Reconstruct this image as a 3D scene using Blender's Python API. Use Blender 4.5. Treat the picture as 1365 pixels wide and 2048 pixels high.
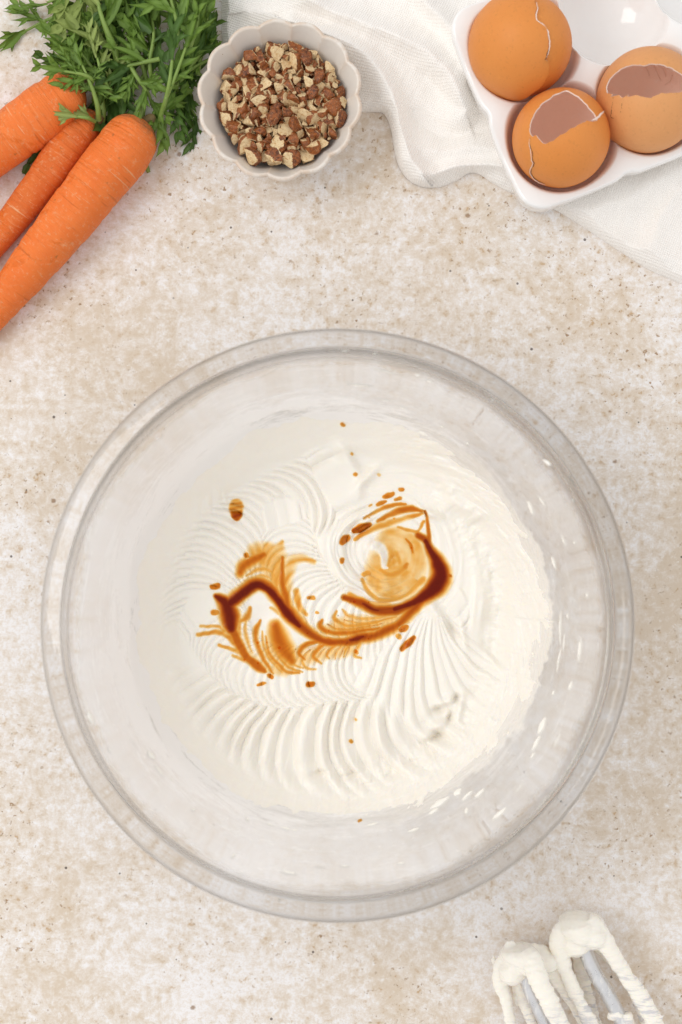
import bpy, math, random
import numpy as np
from mathutils import Matrix, Vector

for o in list(bpy.data.objects):
    bpy.data.objects.remove(o)
SC = bpy.context.scene
COL = SC.collection
random.seed(7)
RNG = np.random.default_rng(11)

# ------------------------------------------------------------------ camera, world, lamps, exposure
D = 75.0                      # camera height above the tabletop, cm (everything below is written in cm)
PPC = 41.0                    # photograph pixels per cm on the tabletop
cam_d = bpy.data.cameras.new('camera')
cam = bpy.data.objects.new('camera', cam_d)
COL.objects.link(cam)
cam.location = (0, 0, D * .01)
cam_d.sensor_fit = 'VERTICAL'
cam_d.sensor_height = 36
cam_d.sensor_width = 24
cam_d.lens = 18 * D / (1024 / PPC)
cam_d.clip_start = .01
cam_d.clip_end = 50
cam_d.dof.use_dof = True
cam_d.dof.focus_distance = (D - 1.3) * .01
cam_d.dof.aperture_fstop = 5.6
SC.camera = cam

w = bpy.data.worlds.new('World')
SC.world = w
w.use_nodes = True
bg = w.node_tree.nodes['Background']
bg.inputs[0].default_value = (.995, .99, .99, 1)
bg.inputs[1].default_value = .915

def area(name, loc, target, size, power, color):
    l = bpy.data.lights.new(name, 'AREA')
    l.shape = 'RECTANGLE'
    l.size, l.size_y = size
    l.energy = power
    l.color = color
    o = bpy.data.objects.new(name, l)
    COL.objects.link(o)
    o.location = loc
    d = Vector(target) - Vector(loc)
    o.rotation_euler = d.to_track_quat('-Z', 'Y').to_euler()
    return o
area('window_light', (-.98, .24, 1.22), (0, 0, 0), (.9, .8), 8.2, (1.0, .98, .95))

SC.view_settings.view_transform = 'Standard'
SC.view_settings.look = 'None'
SC.view_settings.exposure = 0.0
SC.view_settings.gamma = 1.0
SC.cycles.max_bounces = 24
SC.cycles.transmission_bounces = 20
SC.cycles.transparent_max_bounces = 16
SC.cycles.glossy_bounces = 5
SC.cycles.diffuse_bounces = 14
SC.cycles.sample_clamp_indirect = 4.0
SC.cycles.use_denoising = True

# ------------------------------------------------------------------ helpers
def W(px, py, z=0.0):
    """photograph pixel -> point (cm) at height z"""
    k = (D - z) / D / PPC
    return np.array([(px - 682.5) * k, -(py - 1024.0) * k, z])

def S(z):                      # cm per photograph pixel at height z
    return (D - z) / D / PPC

def lat(ix, iy, seed):
    h = (ix.astype(np.int64) * 374761393 + iy.astype(np.int64) * 668265263 + seed * 1442695041) & 0xffffffff
    h = ((h ^ (h >> 13)) * 1274126177) & 0xffffffff
    return ((h ^ (h >> 16)) & 0xffff) / 65535.0

def vn(x, y, seed=0):
    x = np.asarray(x, float); y = np.asarray(y, float)
    ix = np.floor(x); iy = np.floor(y)
    fx = x - ix; fy = y - iy
    fx = fx * fx * (3 - 2 * fx); fy = fy * fy * (3 - 2 * fy)
    a = lat(ix, iy, seed); b = lat(ix + 1, iy, seed); c = lat(ix, iy + 1, seed); d = lat(ix + 1, iy + 1, seed)
    return (a * (1 - fx) + b * fx) * (1 - fy) + (c * (1 - fx) + d * fx) * fy - .5

def fbm(x, y, seed=0, oct=4, rough=.5):
    s = 0; a = 1
    for k in range(oct):
        s = s + a * vn(np.asarray(x) * 2 ** k, np.asarray(y) * 2 ** k, seed + k * 17)
        a *= rough
    return s

def sstep(a, b, x):
    t = np.clip((x - a) / (b - a), 0, 1)
    return t * t * (3 - 2 * t)

def wloc(o):
    v = np.zeros(3)
    while o is not None:
        v += np.array(o.location)
        o = o.parent
    return v

def mk(name, verts, faces, mats, parent=None, origin=None, smooth=True, midx=None, uv=None, attrs=None):
    """verts in world cm -> one linked mesh object"""
    verts = np.asarray(verts, float) * .01
    off = wloc(parent) if parent is not None else np.zeros(3)
    if origin is not None:
        off = np.asarray(origin, float) * .01
    me = bpy.data.meshes.new(name)
    v = verts - off
    if isinstance(faces, np.ndarray):
        nf, k = faces.shape
        me.vertices.add(len(v)); me.vertices.foreach_set('co', v.ravel().astype(np.float32))
        me.loops.add(nf * k); me.loops.foreach_set('vertex_index', faces.ravel().astype(np.int32))
        me.polygons.add(nf); me.polygons.foreach_set('loop_start', (np.arange(nf) * k).astype(np.int32))
        me.update(calc_edges=True)
    else:
        me.from_pydata([tuple(p) for p in v], [], [tuple(f) for f in faces])
    me.validate()
    if not isinstance(mats, (list, tuple)):
        mats = [mats]
    for m in mats:
        me.materials.append(m)
    me.polygons.foreach_set('use_smooth', np.full(len(me.polygons), smooth))
    if midx is not None:
        me.polygons.foreach_set('material_index', np.asarray(midx, np.int32))
    li = np.zeros(len(me.loops), np.int32)
    me.loops.foreach_get('vertex_index', li)
    if uv is not None:
        l = me.uv_layers.new(name='UVMap')
        l.data.foreach_set('uv', np.asarray(uv, np.float32)[li].ravel())
    for k, a in (attrs or {}).items():
        at = me.attributes.new(k, 'FLOAT', 'POINT')
        at.data.foreach_set('value', np.asarray(a, np.float32))
    me.update()
    o = bpy.data.objects.new(name, me)
    COL.objects.link(o)
    if parent is not None:
        o.parent = parent
    if origin is not None:
        o.location = off
    return o

def tag(o, label=None, cat=None, group=None, kind=None):
    if label: o['label'] = label
    if cat: o['category'] = cat
    if group: o['group'] = group
    if kind: o['kind'] = kind
    return o

def thing(name, label, cat, loc, group=None):
    o = bpy.data.objects.new(name, None)
    o.empty_display_size = .01
    COL.objects.link(o)
    o.location = np.asarray(loc, float) * .01
    return tag(o, label, cat, group)

def grid_faces(n, m, wrap=False):
    """n rows x m columns of vertices"""
    i = np.arange(n - 1)[:, None]; j = np.arange(m if wrap else m - 1)[None, :]
    j2 = (j + 1) % m
    return np.stack([i * m + j, i * m + j2, (i + 1) * m + j2, (i + 1) * m + j], -1).reshape(-1, 4)

def smooth_poly(P, n=12):
    """Catmull-Rom through the points"""
    P = np.asarray(P, float)
    Q = np.vstack([2 * P[0] - P[1], P, 2 * P[-1] - P[-2]])
    out = []
    for i in range(1, len(Q) - 2):
        t = np.linspace(0, 1, n, endpoint=False)[:, None]
        a, b, c, d = Q[i - 1], Q[i], Q[i + 1], Q[i + 2]
        out.append(.5 * ((2 * b) + (-a + c) * t + (2 * a - 5 * b + 4 * c - d) * t ** 2 + (-a + 3 * b - 3 * c + d) * t ** 3))
    out.append(P[-1:])
    return np.vstack(out)

def near_path(X, Y, P):
    """arc length s, signed offset n and distance of points to the polyline P"""
    P = np.asarray(P, float)
    best = np.full(X.shape, 1e9); s = np.zeros(X.shape); nn = np.zeros(X.shape)
    acc = 0
    for a, b in zip(P[:-1, :2], P[1:, :2]):
        d = b - a; L = math.hypot(*d)
        if L < 1e-6: continue
        d = d / L
        t = np.clip((X - a[0]) * d[0] + (Y - a[1]) * d[1], 0, L)
        dx = X - a[0] - d[0] * t; dy = Y - a[1] - d[1] * t
        q = dx * dx + dy * dy
        m = q < best
        best[m] = q[m]; s[m] = (acc + t)[m]
        nn[m] = (d[0] * dy - d[1] * dx)[m]
        acc += L
    return s, nn, np.sqrt(best), acc

def tube(pts, radii, seg=10, squash=None, cap=True, up=(0, 0, 1)):
    """swept tube: verts, quads (list); squash = (side, normal) scales"""
    P = np.asarray(pts, float); n = len(P)
    R = np.broadcast_to(np.asarray(radii, float), (n,))
    T = np.gradient(P, axis=0); T /= np.linalg.norm(T, axis=1)[:, None] + 1e-9
    up = np.asarray(up, float)
    N = np.cross(np.cross(T, up), T); bad = np.linalg.norm(N, axis=1) < 1e-3
    N[bad] = np.array([1, 0, 0]); N /= np.linalg.norm(N, axis=1)[:, None]
    B = np.cross(T, N)
    sq = squash or (1, 1)
    a = np.linspace(0, 2 * math.pi, seg, endpoint=False)
    V = P[:, None, :] + R[:, None, None] * (sq[0] * np.cos(a)[None, :, None] * B[:, None, :] + sq[1] * np.sin(a)[None, :, None] * N[:, None, :])
    V = V.reshape(-1, 3)
    F = [tuple(f) for f in grid_faces(n, seg, True)]
    if cap:
        F.append(tuple(range(seg)))
        F.append(tuple(reversed(range((n - 1) * seg, n * seg))))
    return V, F

class Pile:
    """collects several shapes into one mesh"""
    def __init__(self): self.v = []; self.f = []; self.m = []; self.n = 0
    def add(self, V, F, mi=0):
        self.v.append(np.asarray(V, float))
        self.f += [tuple(int(i) + self.n for i in f) for f in F]
        self.m += [mi] * len(F); self.n += len(V)
    def build(self, name, mats, parent=None, **k):
        return mk(name, np.vstack(self.v), self.f, mats, parent, midx=self.m, **k)

_ico = {}
def ico(sub):
    if sub in _ico: return _ico[sub]
    t = (1 + 5 ** .5) / 2
    V = [(-1, t, 0), (1, t, 0), (-1, -t, 0), (1, -t, 0), (0, -1, t), (0, 1, t), (0, -1, -t), (0, 1, -t), (t, 0, -1), (t, 0, 1), (-t, 0, -1), (-t, 0, 1)]
    V = [np.array(v) / np.linalg.norm(v) for v in V]
    F = [(0, 11, 5), (0, 5, 1), (0, 1, 7), (0, 7, 10), (0, 10, 11), (1, 5, 9), (5, 11, 4), (11, 10, 2), (10, 7, 6), (7, 1, 8), (3, 9, 4), (3, 4, 2), (3, 2, 6), (3, 6, 8), (3, 8, 9), (4, 9, 5), (2, 4, 11), (6, 2, 10), (8, 6, 7), (9, 8, 1)]
    for _ in range(sub):
        c = {}; G = []
        def mid(a, b):
            k = (min(a, b), max(a, b))
            if k not in c:
                v = V[a] + V[b]; V.append(v / np.linalg.norm(v)); c[k] = len(V) - 1
            return c[k]
        for a, b, d in F:
            x, y, z = mid(a, b), mid(b, d), mid(d, a)
            G += [(a, x, z), (b, y, x), (d, z, y), (x, y, z)]
        F = G
    _ico[sub] = (np.array(V), np.array(F))
    return _ico[sub]

# ------------------------------------------------------------------ materials
class NT:
    def __init__(self, name):
        self.m = bpy.data.materials.new(name); self.m.use_nodes = True
        self.t = self.m.node_tree; self.n = self.t.nodes; self.l = self.t.links
        self.n.clear()
        self.out = self.n.new('ShaderNodeOutputMaterial')
    def node(self, typ, **kw):
        n = self.n.new('ShaderNode' + typ)
        for k, v in kw.items(): setattr(n, k, v)
        return n
    def link(self, a, b): self.l.new(a, b)
    def val(self, sock, v):
        if hasattr(v, 'links'): self.link(v, sock)
        elif isinstance(v, tuple) and len(v) == 3 and sock.type == 'RGBA': sock.default_value = (*v, 1)
        else: sock.default_value = v
    def coords(self, scale=100.0, src='Object', vec=None):
        tc = self.node('TexCoord'); mp = self.node('Mapping')
        mp.inputs['Scale'].default_value = vec if vec else (scale,) * 3
        self.link(tc.outputs[src], mp.inputs['Vector'])
        return mp.outputs['Vector']
    def noise(self, vec, scale, detail=4, rough=.5, dist=0.0, out='Fac'):
        n = self.node('TexNoise')
        self.link(vec, n.inputs['Vector'])
        n.inputs['Scale'].default_value = scale; n.inputs['Detail'].default_value = detail
        n.inputs['Roughness'].default_value = rough; n.inputs['Distortion'].default_value = dist
        return n.outputs[out]
    def vor(self, vec, scale, out='Distance', rnd=1.0, feature='F1'):
        n = self.node('TexVoronoi', feature=feature)
        self.link(vec, n.inputs['Vector']); n.inputs['Scale'].default_value = scale
        n.inputs['Randomness'].default_value = rnd
        return n.outputs[out]
    def ss(self, x, a, b, lo=0.0, hi=1.0):
        n = self.node('MapRange', interpolation_type='SMOOTHSTEP')
        self.val(n.inputs['Value'], x)
        n.inputs['From Min'].default_value = a; n.inputs['From Max'].default_value = b
        n.inputs['To Min'].default_value = lo; n.inputs['To Max'].default_value = hi
        return n.outputs['Result']
    def math(self, op, a, b=0.0, clamp=False):
        n = self.node('Math', operation=op, use_clamp=clamp)
        self.val(n.inputs[0], a); self.val(n.inputs[1], b)
        return n.outputs[0]
    def mix(self, f, a, b, blend='MIX'):
        n = self.node('Mix', data_type='RGBA', blend_type=blend)
        self.val(n.inputs[0], f); self.val(n.inputs[6], a); self.val(n.inputs[7], b)
        return n.outputs[2]
    def bump(self, h, strength=.3, dist=.001):
        n = self.node('Bump'); n.inputs['Strength'].default_value = strength; n.inputs['Distance'].default_value = dist
        self.link(h, n.inputs['Height'])
        return n.outputs['Normal']
    def attr(self, name):
        n = self.node('Attribute', attribute_name=name)
        return n.outputs['Fac']
    def pr(self, color, rough=.5, normal=None, **kw):
        p = self.node('BsdfPrincipled')
        self.val(p.inputs['Base Color'], color); self.val(p.inputs['Roughness'], rough)
        if normal is not None: self.link(normal, p.inputs['Normal'])
        for k, v in kw.items(): self.val(p.inputs[k.replace('_', ' ')], v)
        return p.outputs[0]
    def done(self, sh):
        self.link(sh, self.out.inputs['Surface'])
        return self.m

def m_table():
    t = NT('mottled_stone'); v = t.coords()
    big = t.noise(v, .085, 4, .6)
    n1 = t.noise(v, .50, 14, .84, .10)
    n2 = t.noise(v, 2.0, 12, .86)
    s = t.math('ADD', t.math('MULTIPLY', n1, .62), t.math('ADD', t.math('MULTIPLY', n2, .56), t.math('MULTIPLY', big, .42)))
    f = t.ss(s, .75, .90)
    c = t.mix(f, (.805, .75, .70), (.665, .555, .435))
    f2 = t.ss(s, .785, .715)
    c = t.mix(t.math('MULTIPLY', f2, .9), c, (.87, .85, .85))
    # crisp chalky flecks
    n5 = t.noise(v, 2.6, 14, .88)
    c = t.mix(t.ss(n5, .56, .595, 0, .8), c, (.885, .87, .868))
    n6 = t.noise(v, 3.1, 14, .9)
    c = t.mix(t.ss(n6, .575, .605, 0, .6), c, (.60, .475, .345))
    # granular rusty stains
    sx = t.node('SeparateXYZ'); t.link(v, sx.inputs[0])
    side = t.ss(t.math('ADD', t.math('MULTIPLY', sx.outputs[0], .6), sx.outputs[1]), -6, 22, 0, .6)
    reg = t.math('ADD', t.ss(t.noise(v, .16, 3, .55), .42, .66), side, True)
    n3 = t.noise(v, 2.0, 6, .70)
    c = t.mix(t.math('MULTIPLY', t.ss(n3, .60, .645), t.math('ADD', t.math('MULTIPLY', reg, .75), .14)), c, (.52, .345, .19))
    n4 = t.noise(v, 3.4, 4, .62)
    c = t.mix(t.math('MULTIPLY', t.ss(n4, .60, .68), reg), c, (.33, .20, .10))
    # fine grain
    g = t.noise(v, 5.5, 5, .8)
    c = t.mix(t.ss(g, .46, .58, .0, .40), c, (.68, .575, .465))
    # pits
    vo = t.node('TexVoronoi'); t.link(v, vo.inputs['Vector']); vo.inputs['Scale'].default_value = 1.5
    sep = t.node('SeparateColor'); t.link(vo.outputs['Color'], sep.inputs[0])
    rare = t.ss(sep.outputs[0], .72, .76)
    size = t.math('MULTIPLY', sep.outputs[1], .08)
    pit = t.math('MULTIPLY', t.math('LESS_THAN', vo.outputs['Distance'], t.math('ADD', size, .03)), rare)
    c = t.mix(t.math('MULTIPLY', pit, .85), c, (.10, .075, .06))
    vo2 = t.node('TexVoronoi'); t.link(v, vo2.inputs['Vector']); vo2.inputs['Scale'].default_value = .43
    sp2 = t.node('SeparateColor'); t.link(vo2.outputs['Color'], sp2.inputs[0])
    d2 = t.math('ADD', vo2.outputs['Distance'], t.math('MULTIPLY', t.noise(v, 5, 3, .6), .10))
    spot = t.math('MULTIPLY', t.ss(d2, .115, .075), t.ss(sp2.outputs[0], .5, .55))
    c = t.mix(t.math('MULTIPLY', spot, .75), c, (.27, .15, .07))
    h = t.math('ADD', t.math('MULTIPLY', g, .5), t.math('SUBTRACT', n2, pit))
    return t.done(t.pr(c, .62, t.bump(h, .25, .0006), Specular_IOR_Level=.3))

def m_frosting():
    t = NT('cream_frosting'); v = t.coords()
    n = t.noise(v, 1.0, 5, .6)
    c = t.mix(n, (.88, .835, .75), (.90, .865, .805))
    b = t.noise(v, 5, 4, .6)
    return t.done(t.pr(c, .38, t.bump(b, .10, .0006), Subsurface_Weight=.30, Subsurface_Radius=(1.0, .80, .5), Subsurface_Scale=.0012, Specular_IOR_Level=.42))

def m_glass():
    t = NT('clear_glass')
    return t.done(t.pr((1.0, 1.0, 1.0), .0, None, Transmission_Weight=1.0, IOR=1.47))

def m_film():
    t = NT('frosting_film'); uv = t.coords(1, 'UV')
    mp = t.node('Mapping'); t.link(uv, mp.inputs['Vector']); mp.inputs['Scale'].default_value = (.35, 3.2, 1)
    st = t.noise(mp.outputs[0], 1.0, 8, .68, .4)
    mp2 = t.node('Mapping'); t.link(uv, mp2.inputs['Vector']); mp2.inputs['Scale'].default_value = (1.1, 9, 1)
    st2 = t.noise(mp2.outputs[0], 1.0, 6, .7, .2)
    thin = t.noise(uv, .3, 3, .5)
    a = t.math('ADD', t.ss(thin, .35, .65, .58, .76), t.ss(st, .52, .72, 0, .26))
    a = t.math('ADD', a, t.ss(st2, .62, .74, 0, .3))
    sp = t.noise(uv, 7, 2, .5)
    a = t.math('ADD', a, t.ss(sp, .70, .76, 0, .3))
    a = t.math('MINIMUM', t.math('ADD', t.math('MULTIPLY', a, t.attr('cover')), t.math('MULTIPLY', t.attr('climb'), t.ss(st, .30, .62))), .985)
    c = t.mix(t.ss(st, .5, .75), (.985, .965, .945), (.99, .98, .965))
    d = t.node('BsdfDiffuse'); t.val(d.inputs['Color'], c)
    tr = t.node('BsdfTranslucent'); t.val(tr.inputs['Color'], c)
    m1 = t.node('MixShader'); m1.inputs[0].default_value = .10
    t.link(d.outputs[0], m1.inputs[1]); t.link(tr.outputs[0], m1.inputs[2])
    tp = t.node('BsdfTransparent')
    m2 = t.node('MixShader'); t.link(a, m2.inputs[0]); t.link(tp.outputs[0], m2.inputs[1]); t.link(m1.outputs[0], m2.inputs[2])
    gl = t.node('BsdfGlossy'); gl.inputs['Roughness'].default_value = .25
    fr = t.node('Fresnel'); fr.inputs['IOR'].default_value = 1.42
    m3 = t.node('MixShader'); t.link(t.math('MULTIPLY', fr.outputs[0], t.attr('cover')), m3.inputs[0]); t.link(m2.outputs[0], m3.inputs[1]); t.link(gl.outputs[0], m3.inputs[2])
    return t.done(m3.outputs[0])

def m_vanilla():
    """a clear brown liquid: light is absorbed on its way down to the frosting and back"""
    t = NT('vanilla_liquid'); d = t.attr('stain')
    r = t.node('ValToRGB'); t.link(d, r.inputs[0])
    e = r.color_ramp.elements
    e[0].position = .0; e[0].color = (1, 1, 1, 1)
    e[1].position = 1.0; e[1].color = (.40, .085, .012, 1)
    for p, c in ((.12, (.985, .87, .66, 1)), (.30, (.95, .67, .29, 1)), (.50, (.86, .46, .10, 1)), (.72, (.67, .27, .030, 1))):
        x = e.new(p); x.color = c
    tp = t.node('BsdfTransparent'); t.link(r.outputs[0], tp.inputs['Color'])
    gl = t.node('BsdfGlossy'); gl.inputs['Roughness'].default_value = .12
    f = t.node('Fresnel'); f.inputs['IOR'].default_value = 1.25
    m = t.node('MixShader'); t.link(t.math('MULTIPLY', f.outputs[0], t.ss(d, .05, .5)), m.inputs[0]); t.link(tp.outputs[0], m.inputs[1]); t.link(gl.outputs[0], m.inputs[2])
    return t.done(m.outputs[0])

def m_carrot(name='carrot_skin', base=((.86, .165, .022), (.95, .25, .050)), scuff=.42):
    t = NT(name); uv = t.coords(1, 'UV'); v = t.coords()
    n1 = t.noise(v, .9, 6, .6)
    c = t.mix(n1, *base)
    # worn patches where the skin is wetter / deeper orange
    pt = t.noise(v, .75, 4, .55, .6)
    c = t.mix(t.ss(pt, .60, .64, 0, .75), c, (.80, .155, .010))
    # pale dry scuffs running round the root
    mp = t.node('Mapping'); t.link(uv, mp.inputs['Vector']); mp.inputs['Scale'].default_value = (1.2, 5.5, 1)
    sc = t.noise(mp.outputs[0], 1.0, 9, .80, .8)
    patch = t.ss(t.noise(v, .8, 6, .7), scuff + .03, scuff + .17)
    c = t.mix(t.math('MULTIPLY', t.ss(sc, .52, .66, 0, .62), patch), c, (.88, .45, .22))
    mp3 = t.node('Mapping'); t.link(uv, mp3.inputs['Vector']); mp3.inputs['Scale'].default_value = (.30, 4.2, 1)
    ring = t.noise(mp3.outputs[0], 1.0, 4, .55, .25)
    c = t.mix(t.ss(ring, .655, .68, 0, .55), c, (.90, .54, .30))
    fz = t.noise(v, 5, 6, .8)
    c = t.mix(t.ss(fz, .54, .64, 0, .45), c, (.88, .48, .25))
    # soil-brown marks and crown
    dn = t.noise(v, 1.9, 6, .7)
    c = t.mix(t.ss(dn, .64, .70, 0, .65), c, (.40, .13, .03))
    c = t.mix(t.ss(ring, .37, .33, 0, .55), c, (.60, .11, .010))
    lf = t.noise(v, .45, 3, .5)
    c = t.mix(t.ss(lf, .5, .7, 0, .35), c, (.80, .15, .015))
    cr = t.math('MULTIPLY', t.attr('crown'), t.ss(t.noise(v, 2.2, 6, .7), .35, .6))
    c = t.mix(cr, c, (.25, .11, .045))
    h = t.math('ADD', t.math('MULTIPLY', ring, 1.6), t.math('ADD', t.math('MULTIPLY', sc, .5), t.math('MULTIPLY', fz, .35)))
    return t.done(t.pr(c, t.ss(pt, .58, .66, .55, .35), t.bump(h, .8, .0018), Subsurface_Weight=.10, Subsurface_Radius=(1.0, .35, .1), Subsurface_Scale=.003, Specular_IOR_Level=.35))

def m_leaf(name, a, b):
    t = NT(name); v = t.coords()
    oi = t.node('ObjectInfo')
    n = t.noise(v, 1.4, 4, .6)
    c = t.mix(n, a, b)
    c = t.mix(t.math('MULTIPLY', oi.outputs['Random'], .5), c, tuple(x * 1.35 for x in b))
    vein = t.attr('vein')
    c = t.mix(t.math('MULTIPLY', vein, .45), c, tuple(min(1, x * 1.7 + .02) for x in b))
    h = t.noise(v, 6, 4, .6)
    d = t.pr(c, .48, t.bump(t.math('SUBTRACT', h, t.math('MULTIPLY', vein, 1.2)), .5, .0008), Specular_IOR_Level=.35)
    tr = t.node('BsdfTranslucent'); t.link(t.mix(.5, c, (.30, .42, .06)), tr.inputs['Color'])
    m = t.node('MixShader'); m.inputs[0].default_value = .22
    t.link(d, m.inputs[1]); t.link(tr.outputs[0], m.inputs[2])
    return t.done(m.outputs[0])

def m_stem():
    t = NT('green_stalk'); v = t.coords()
    n = t.noise(v, 2.0, 4, .6)
    return t.done(t.pr(t.mix(n, (.13, .22, .035), (.27, .38, .09)), .42, Specular_IOR_Level=.4))

def m_linen():
    t = NT('linen'); v = t.coords()
    sx = t.node('SeparateXYZ'); t.link(v, sx.inputs[0])
    wob = t.noise(v, .8, 3, .5)
    wob2 = t.math('MULTIPLY', wob, 2.2)
    def thread(ax, bx, ph):
        u = t.math('ADD', t.math('ADD', t.math('MULTIPLY', sx.outputs[0], ax), t.math('MULTIPLY', sx.outputs[1], bx)), wob2)
        return t.math('SINE', u)
    wv = t.math('MULTIPLY', thread(38, 16, 0), thread(-16, 38, 1))
    mp = t.node('Mapping'); t.link(v, mp.inputs['Vector']); mp.inputs['Rotation'].default_value = (0, 0, -.4); mp.inputs['Scale'].default_value = (14, 1.6, 1)
    slub = t.noise(mp.outputs[0], 1.0, 4, .6)
    mp2 = t.node('Mapping'); t.link(v, mp2.inputs['Vector']); mp2.inputs['Rotation'].default_value = (0, 0, 1.17); mp2.inputs['Scale'].default_value = (14, 1.6, 1)
    slub2 = t.noise(mp2.outputs[0], 1.0, 4, .6)
    s = t.math('ADD', slub, slub2)
    c = t.mix(t.math('ADD', t.ss(s, .8, 1.2, 0, .7), t.math('MULTIPLY', wv, .3)), (.94, .902, .855), (.955, .925, .888))
    h = t.math('ADD', t.math('MULTIPLY', wv, .8), t.math('MULTIPLY', s, .7))
    d = t.pr(c, .85, t.bump(h, .42, .0006), Sheen_Weight=.15, Specular_IOR_Level=.1)
    return t.done(d)

def m_ceramic():
    t = NT('white_glazed_ceramic'); v = t.coords()
    n = t.noise(v, .5, 3, .5)
    h = t.noise(v, .9, 3, .5)
    return t.done(t.pr(t.mix(n, (.87, .855, .84), (.90, .89, .88)), .10, t.bump(h, .08, .002), Specular_IOR_Level=.5, Coat_Weight=.3, Coat_Roughness=.05))

def m_stoneware():
    t = NT('speckled_stoneware'); v = t.coords()
    n = t.noise(v, .8, 5, .6)
    c = t.mix(n, (.715, .66, .595), (.80, .755, .695))
    rim = t.math('MULTIPLY', t.attr('rim'), t.ss(t.noise(v, 2.0, 5, .65), .30, .62))
    c = t.mix(t.math('MULTIPLY', rim, .7), c, (.60, .42, .28))
    vo = t.node('TexVoronoi'); t.link(v, vo.inputs['Vector']); vo.inputs['Scale'].default_value = 2.6
    sp = t.node('SeparateColor'); t.link(vo.outputs['Color'], sp.inputs[0])
    dot = t.math('MULTIPLY', t.math('LESS_THAN', vo.outputs['Distance'], t.math('MULTIPLY', sp.outputs[1], .16)), t.math('GREATER_THAN', sp.outputs[0], .62))
    c = t.mix(t.math('MULTIPLY', dot, .7), c, (.36, .21, .12))
    return t.done(t.pr(c, .33, t.bump(t.noise(v, 5, 4, .6), .12, .0006), Specular_IOR_Level=.4))

def m_egg(name, a, b, glow=.36, speck=1.0):
    t = NT(name); v = t.coords()
    n = t.noise(v, .5, 4, .55)
    c = t.mix(n, a, b)
    f = t.noise(v, 6, 4, .7)
    c = t.mix(t.ss(f, .56, .68, 0, .40 * speck), c, tuple(x * .66 for x in a))
    f2 = t.noise(v, 4.5, 3, .6)
    c = t.mix(t.ss(f2, .60, .72, 0, .25), c, tuple(min(1, x * 1.3) for x in b))
    po = t.vor(v, 7)
    d = t.pr(c, .46, t.bump(po, .12, .0004), Specular_IOR_Level=.35)
    tr = t.node('BsdfTranslucent'); t.link(t.mix(.7, c, (1.0, .76, .52)), tr.inputs['Color'])
    m = t.node('MixShader'); m.inputs[0].default_value = glow
    t.link(d, m.inputs[1]); t.link(tr.outputs[0], m.inputs[2])
    return t.done(m.outputs[0])

def m_plain(name, c, rough=.5, var=.12, scale=3.0, **kw):
    t = NT(name); v = t.coords()
    n = t.noise(v, scale, 4, .6)
    return t.done(t.pr(t.mix(n, tuple(x * (1 - var) for x in c), tuple(min(1, x * (1 + var)) for x in c)), rough, **kw))

def m_nut_skin():
    t = NT('pecan_skin'); v = t.coords()
    oi = t.node('ObjectInfo')
    n = t.noise(v, 3.0, 6, .65)
    c = t.mix(t.ss(n, .35, .65), (.055, .013, .005), (.34, .10, .024))
    c = t.mix(t.math('MULTIPLY', oi.outputs['Random'], .4), c, (.42, .13, .03))
    dust = t.noise(v, 9, 3, .6)
    c = t.mix(t.ss(dust, .60, .68, 0, .5), c, (.74, .54, .33))
    return t.done(t.pr(c, .42, t.bump(n, .5, .0008), Specular_IOR_Level=.4))

def m_nut_flesh():
    t = NT('pecan_flesh'); v = t.coords()
    oi = t.node('ObjectInfo')
    n = t.noise(v, 3.4, 6, .7)
    c = t.mix(t.ss(n, .30, .55), (.64, .34, .12), (.96, .76, .46))
    c = t.mix(t.math('MULTIPLY', oi.outputs['Random'], .25), c, (.70, .45, .20))
    g = t.noise(v, 12, 4, .7)
    c = t.mix(t.ss(g, .57, .66, 0, .55), c, (.46, .23, .09))
    return t.done(t.pr(c, .65, t.bump(t.math('ADD', g, n), .7, .0010), Specular_IOR_Level=.25))

def m_steel():
    t = NT('brushed_steel'); v = t.coords()
    n = t.noise(v, 2.4, 5, .65)
    c = t.mix(n, (.55, .55, .56), (.82, .82, .83))
    mp = t.node('Mapping'); t.link(v, mp.inputs['Vector']); mp.inputs['Rotation'].default_value = (0, 0, .45); mp.inputs['Scale'].default_value = (4.5, .9, 1)
    sm = t.ss(t.noise(mp.outputs[0], 1.0, 7, .72, .6), .52, .66)
    c = t.mix(t.math('MULTIPLY', sm, .75), c, (.88, .86, .82))
    return t.done(t.pr(c, t.ss(n, .3, .7, .25, .5), Metallic=t.math('SUBTRACT', .8, t.math('MULTIPLY', sm, .75))))

def m_coat():
    t = NT('frosting_coat'); v = t.coords()
    mp = t.node('Mapping'); t.link(v, mp.inputs['Vector']); mp.inputs['Rotation'].default_value = (0, 0, .35); mp.inputs['Scale'].default_value = (.5, 2.2, .6)
    st = t.noise(mp.outputs[0], 1.6, 6, .65, .5)
    f = t.math('MULTIPLY', t.ss(st, .46, .60, 0, .75), t.attr('thin'))
    c = t.mix(f, (.955, .905, .815), (.58, .58, .61))
    h = t.noise(mp.outputs[0], 3.0, 5, .6)
    return t.done(t.pr(c, .26, t.bump(h, .35, .0012), Subsurface_Weight=.22, Subsurface_Radius=(1, .75, .45), Subsurface_Scale=.003, Specular_IOR_Level=.4))

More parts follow.
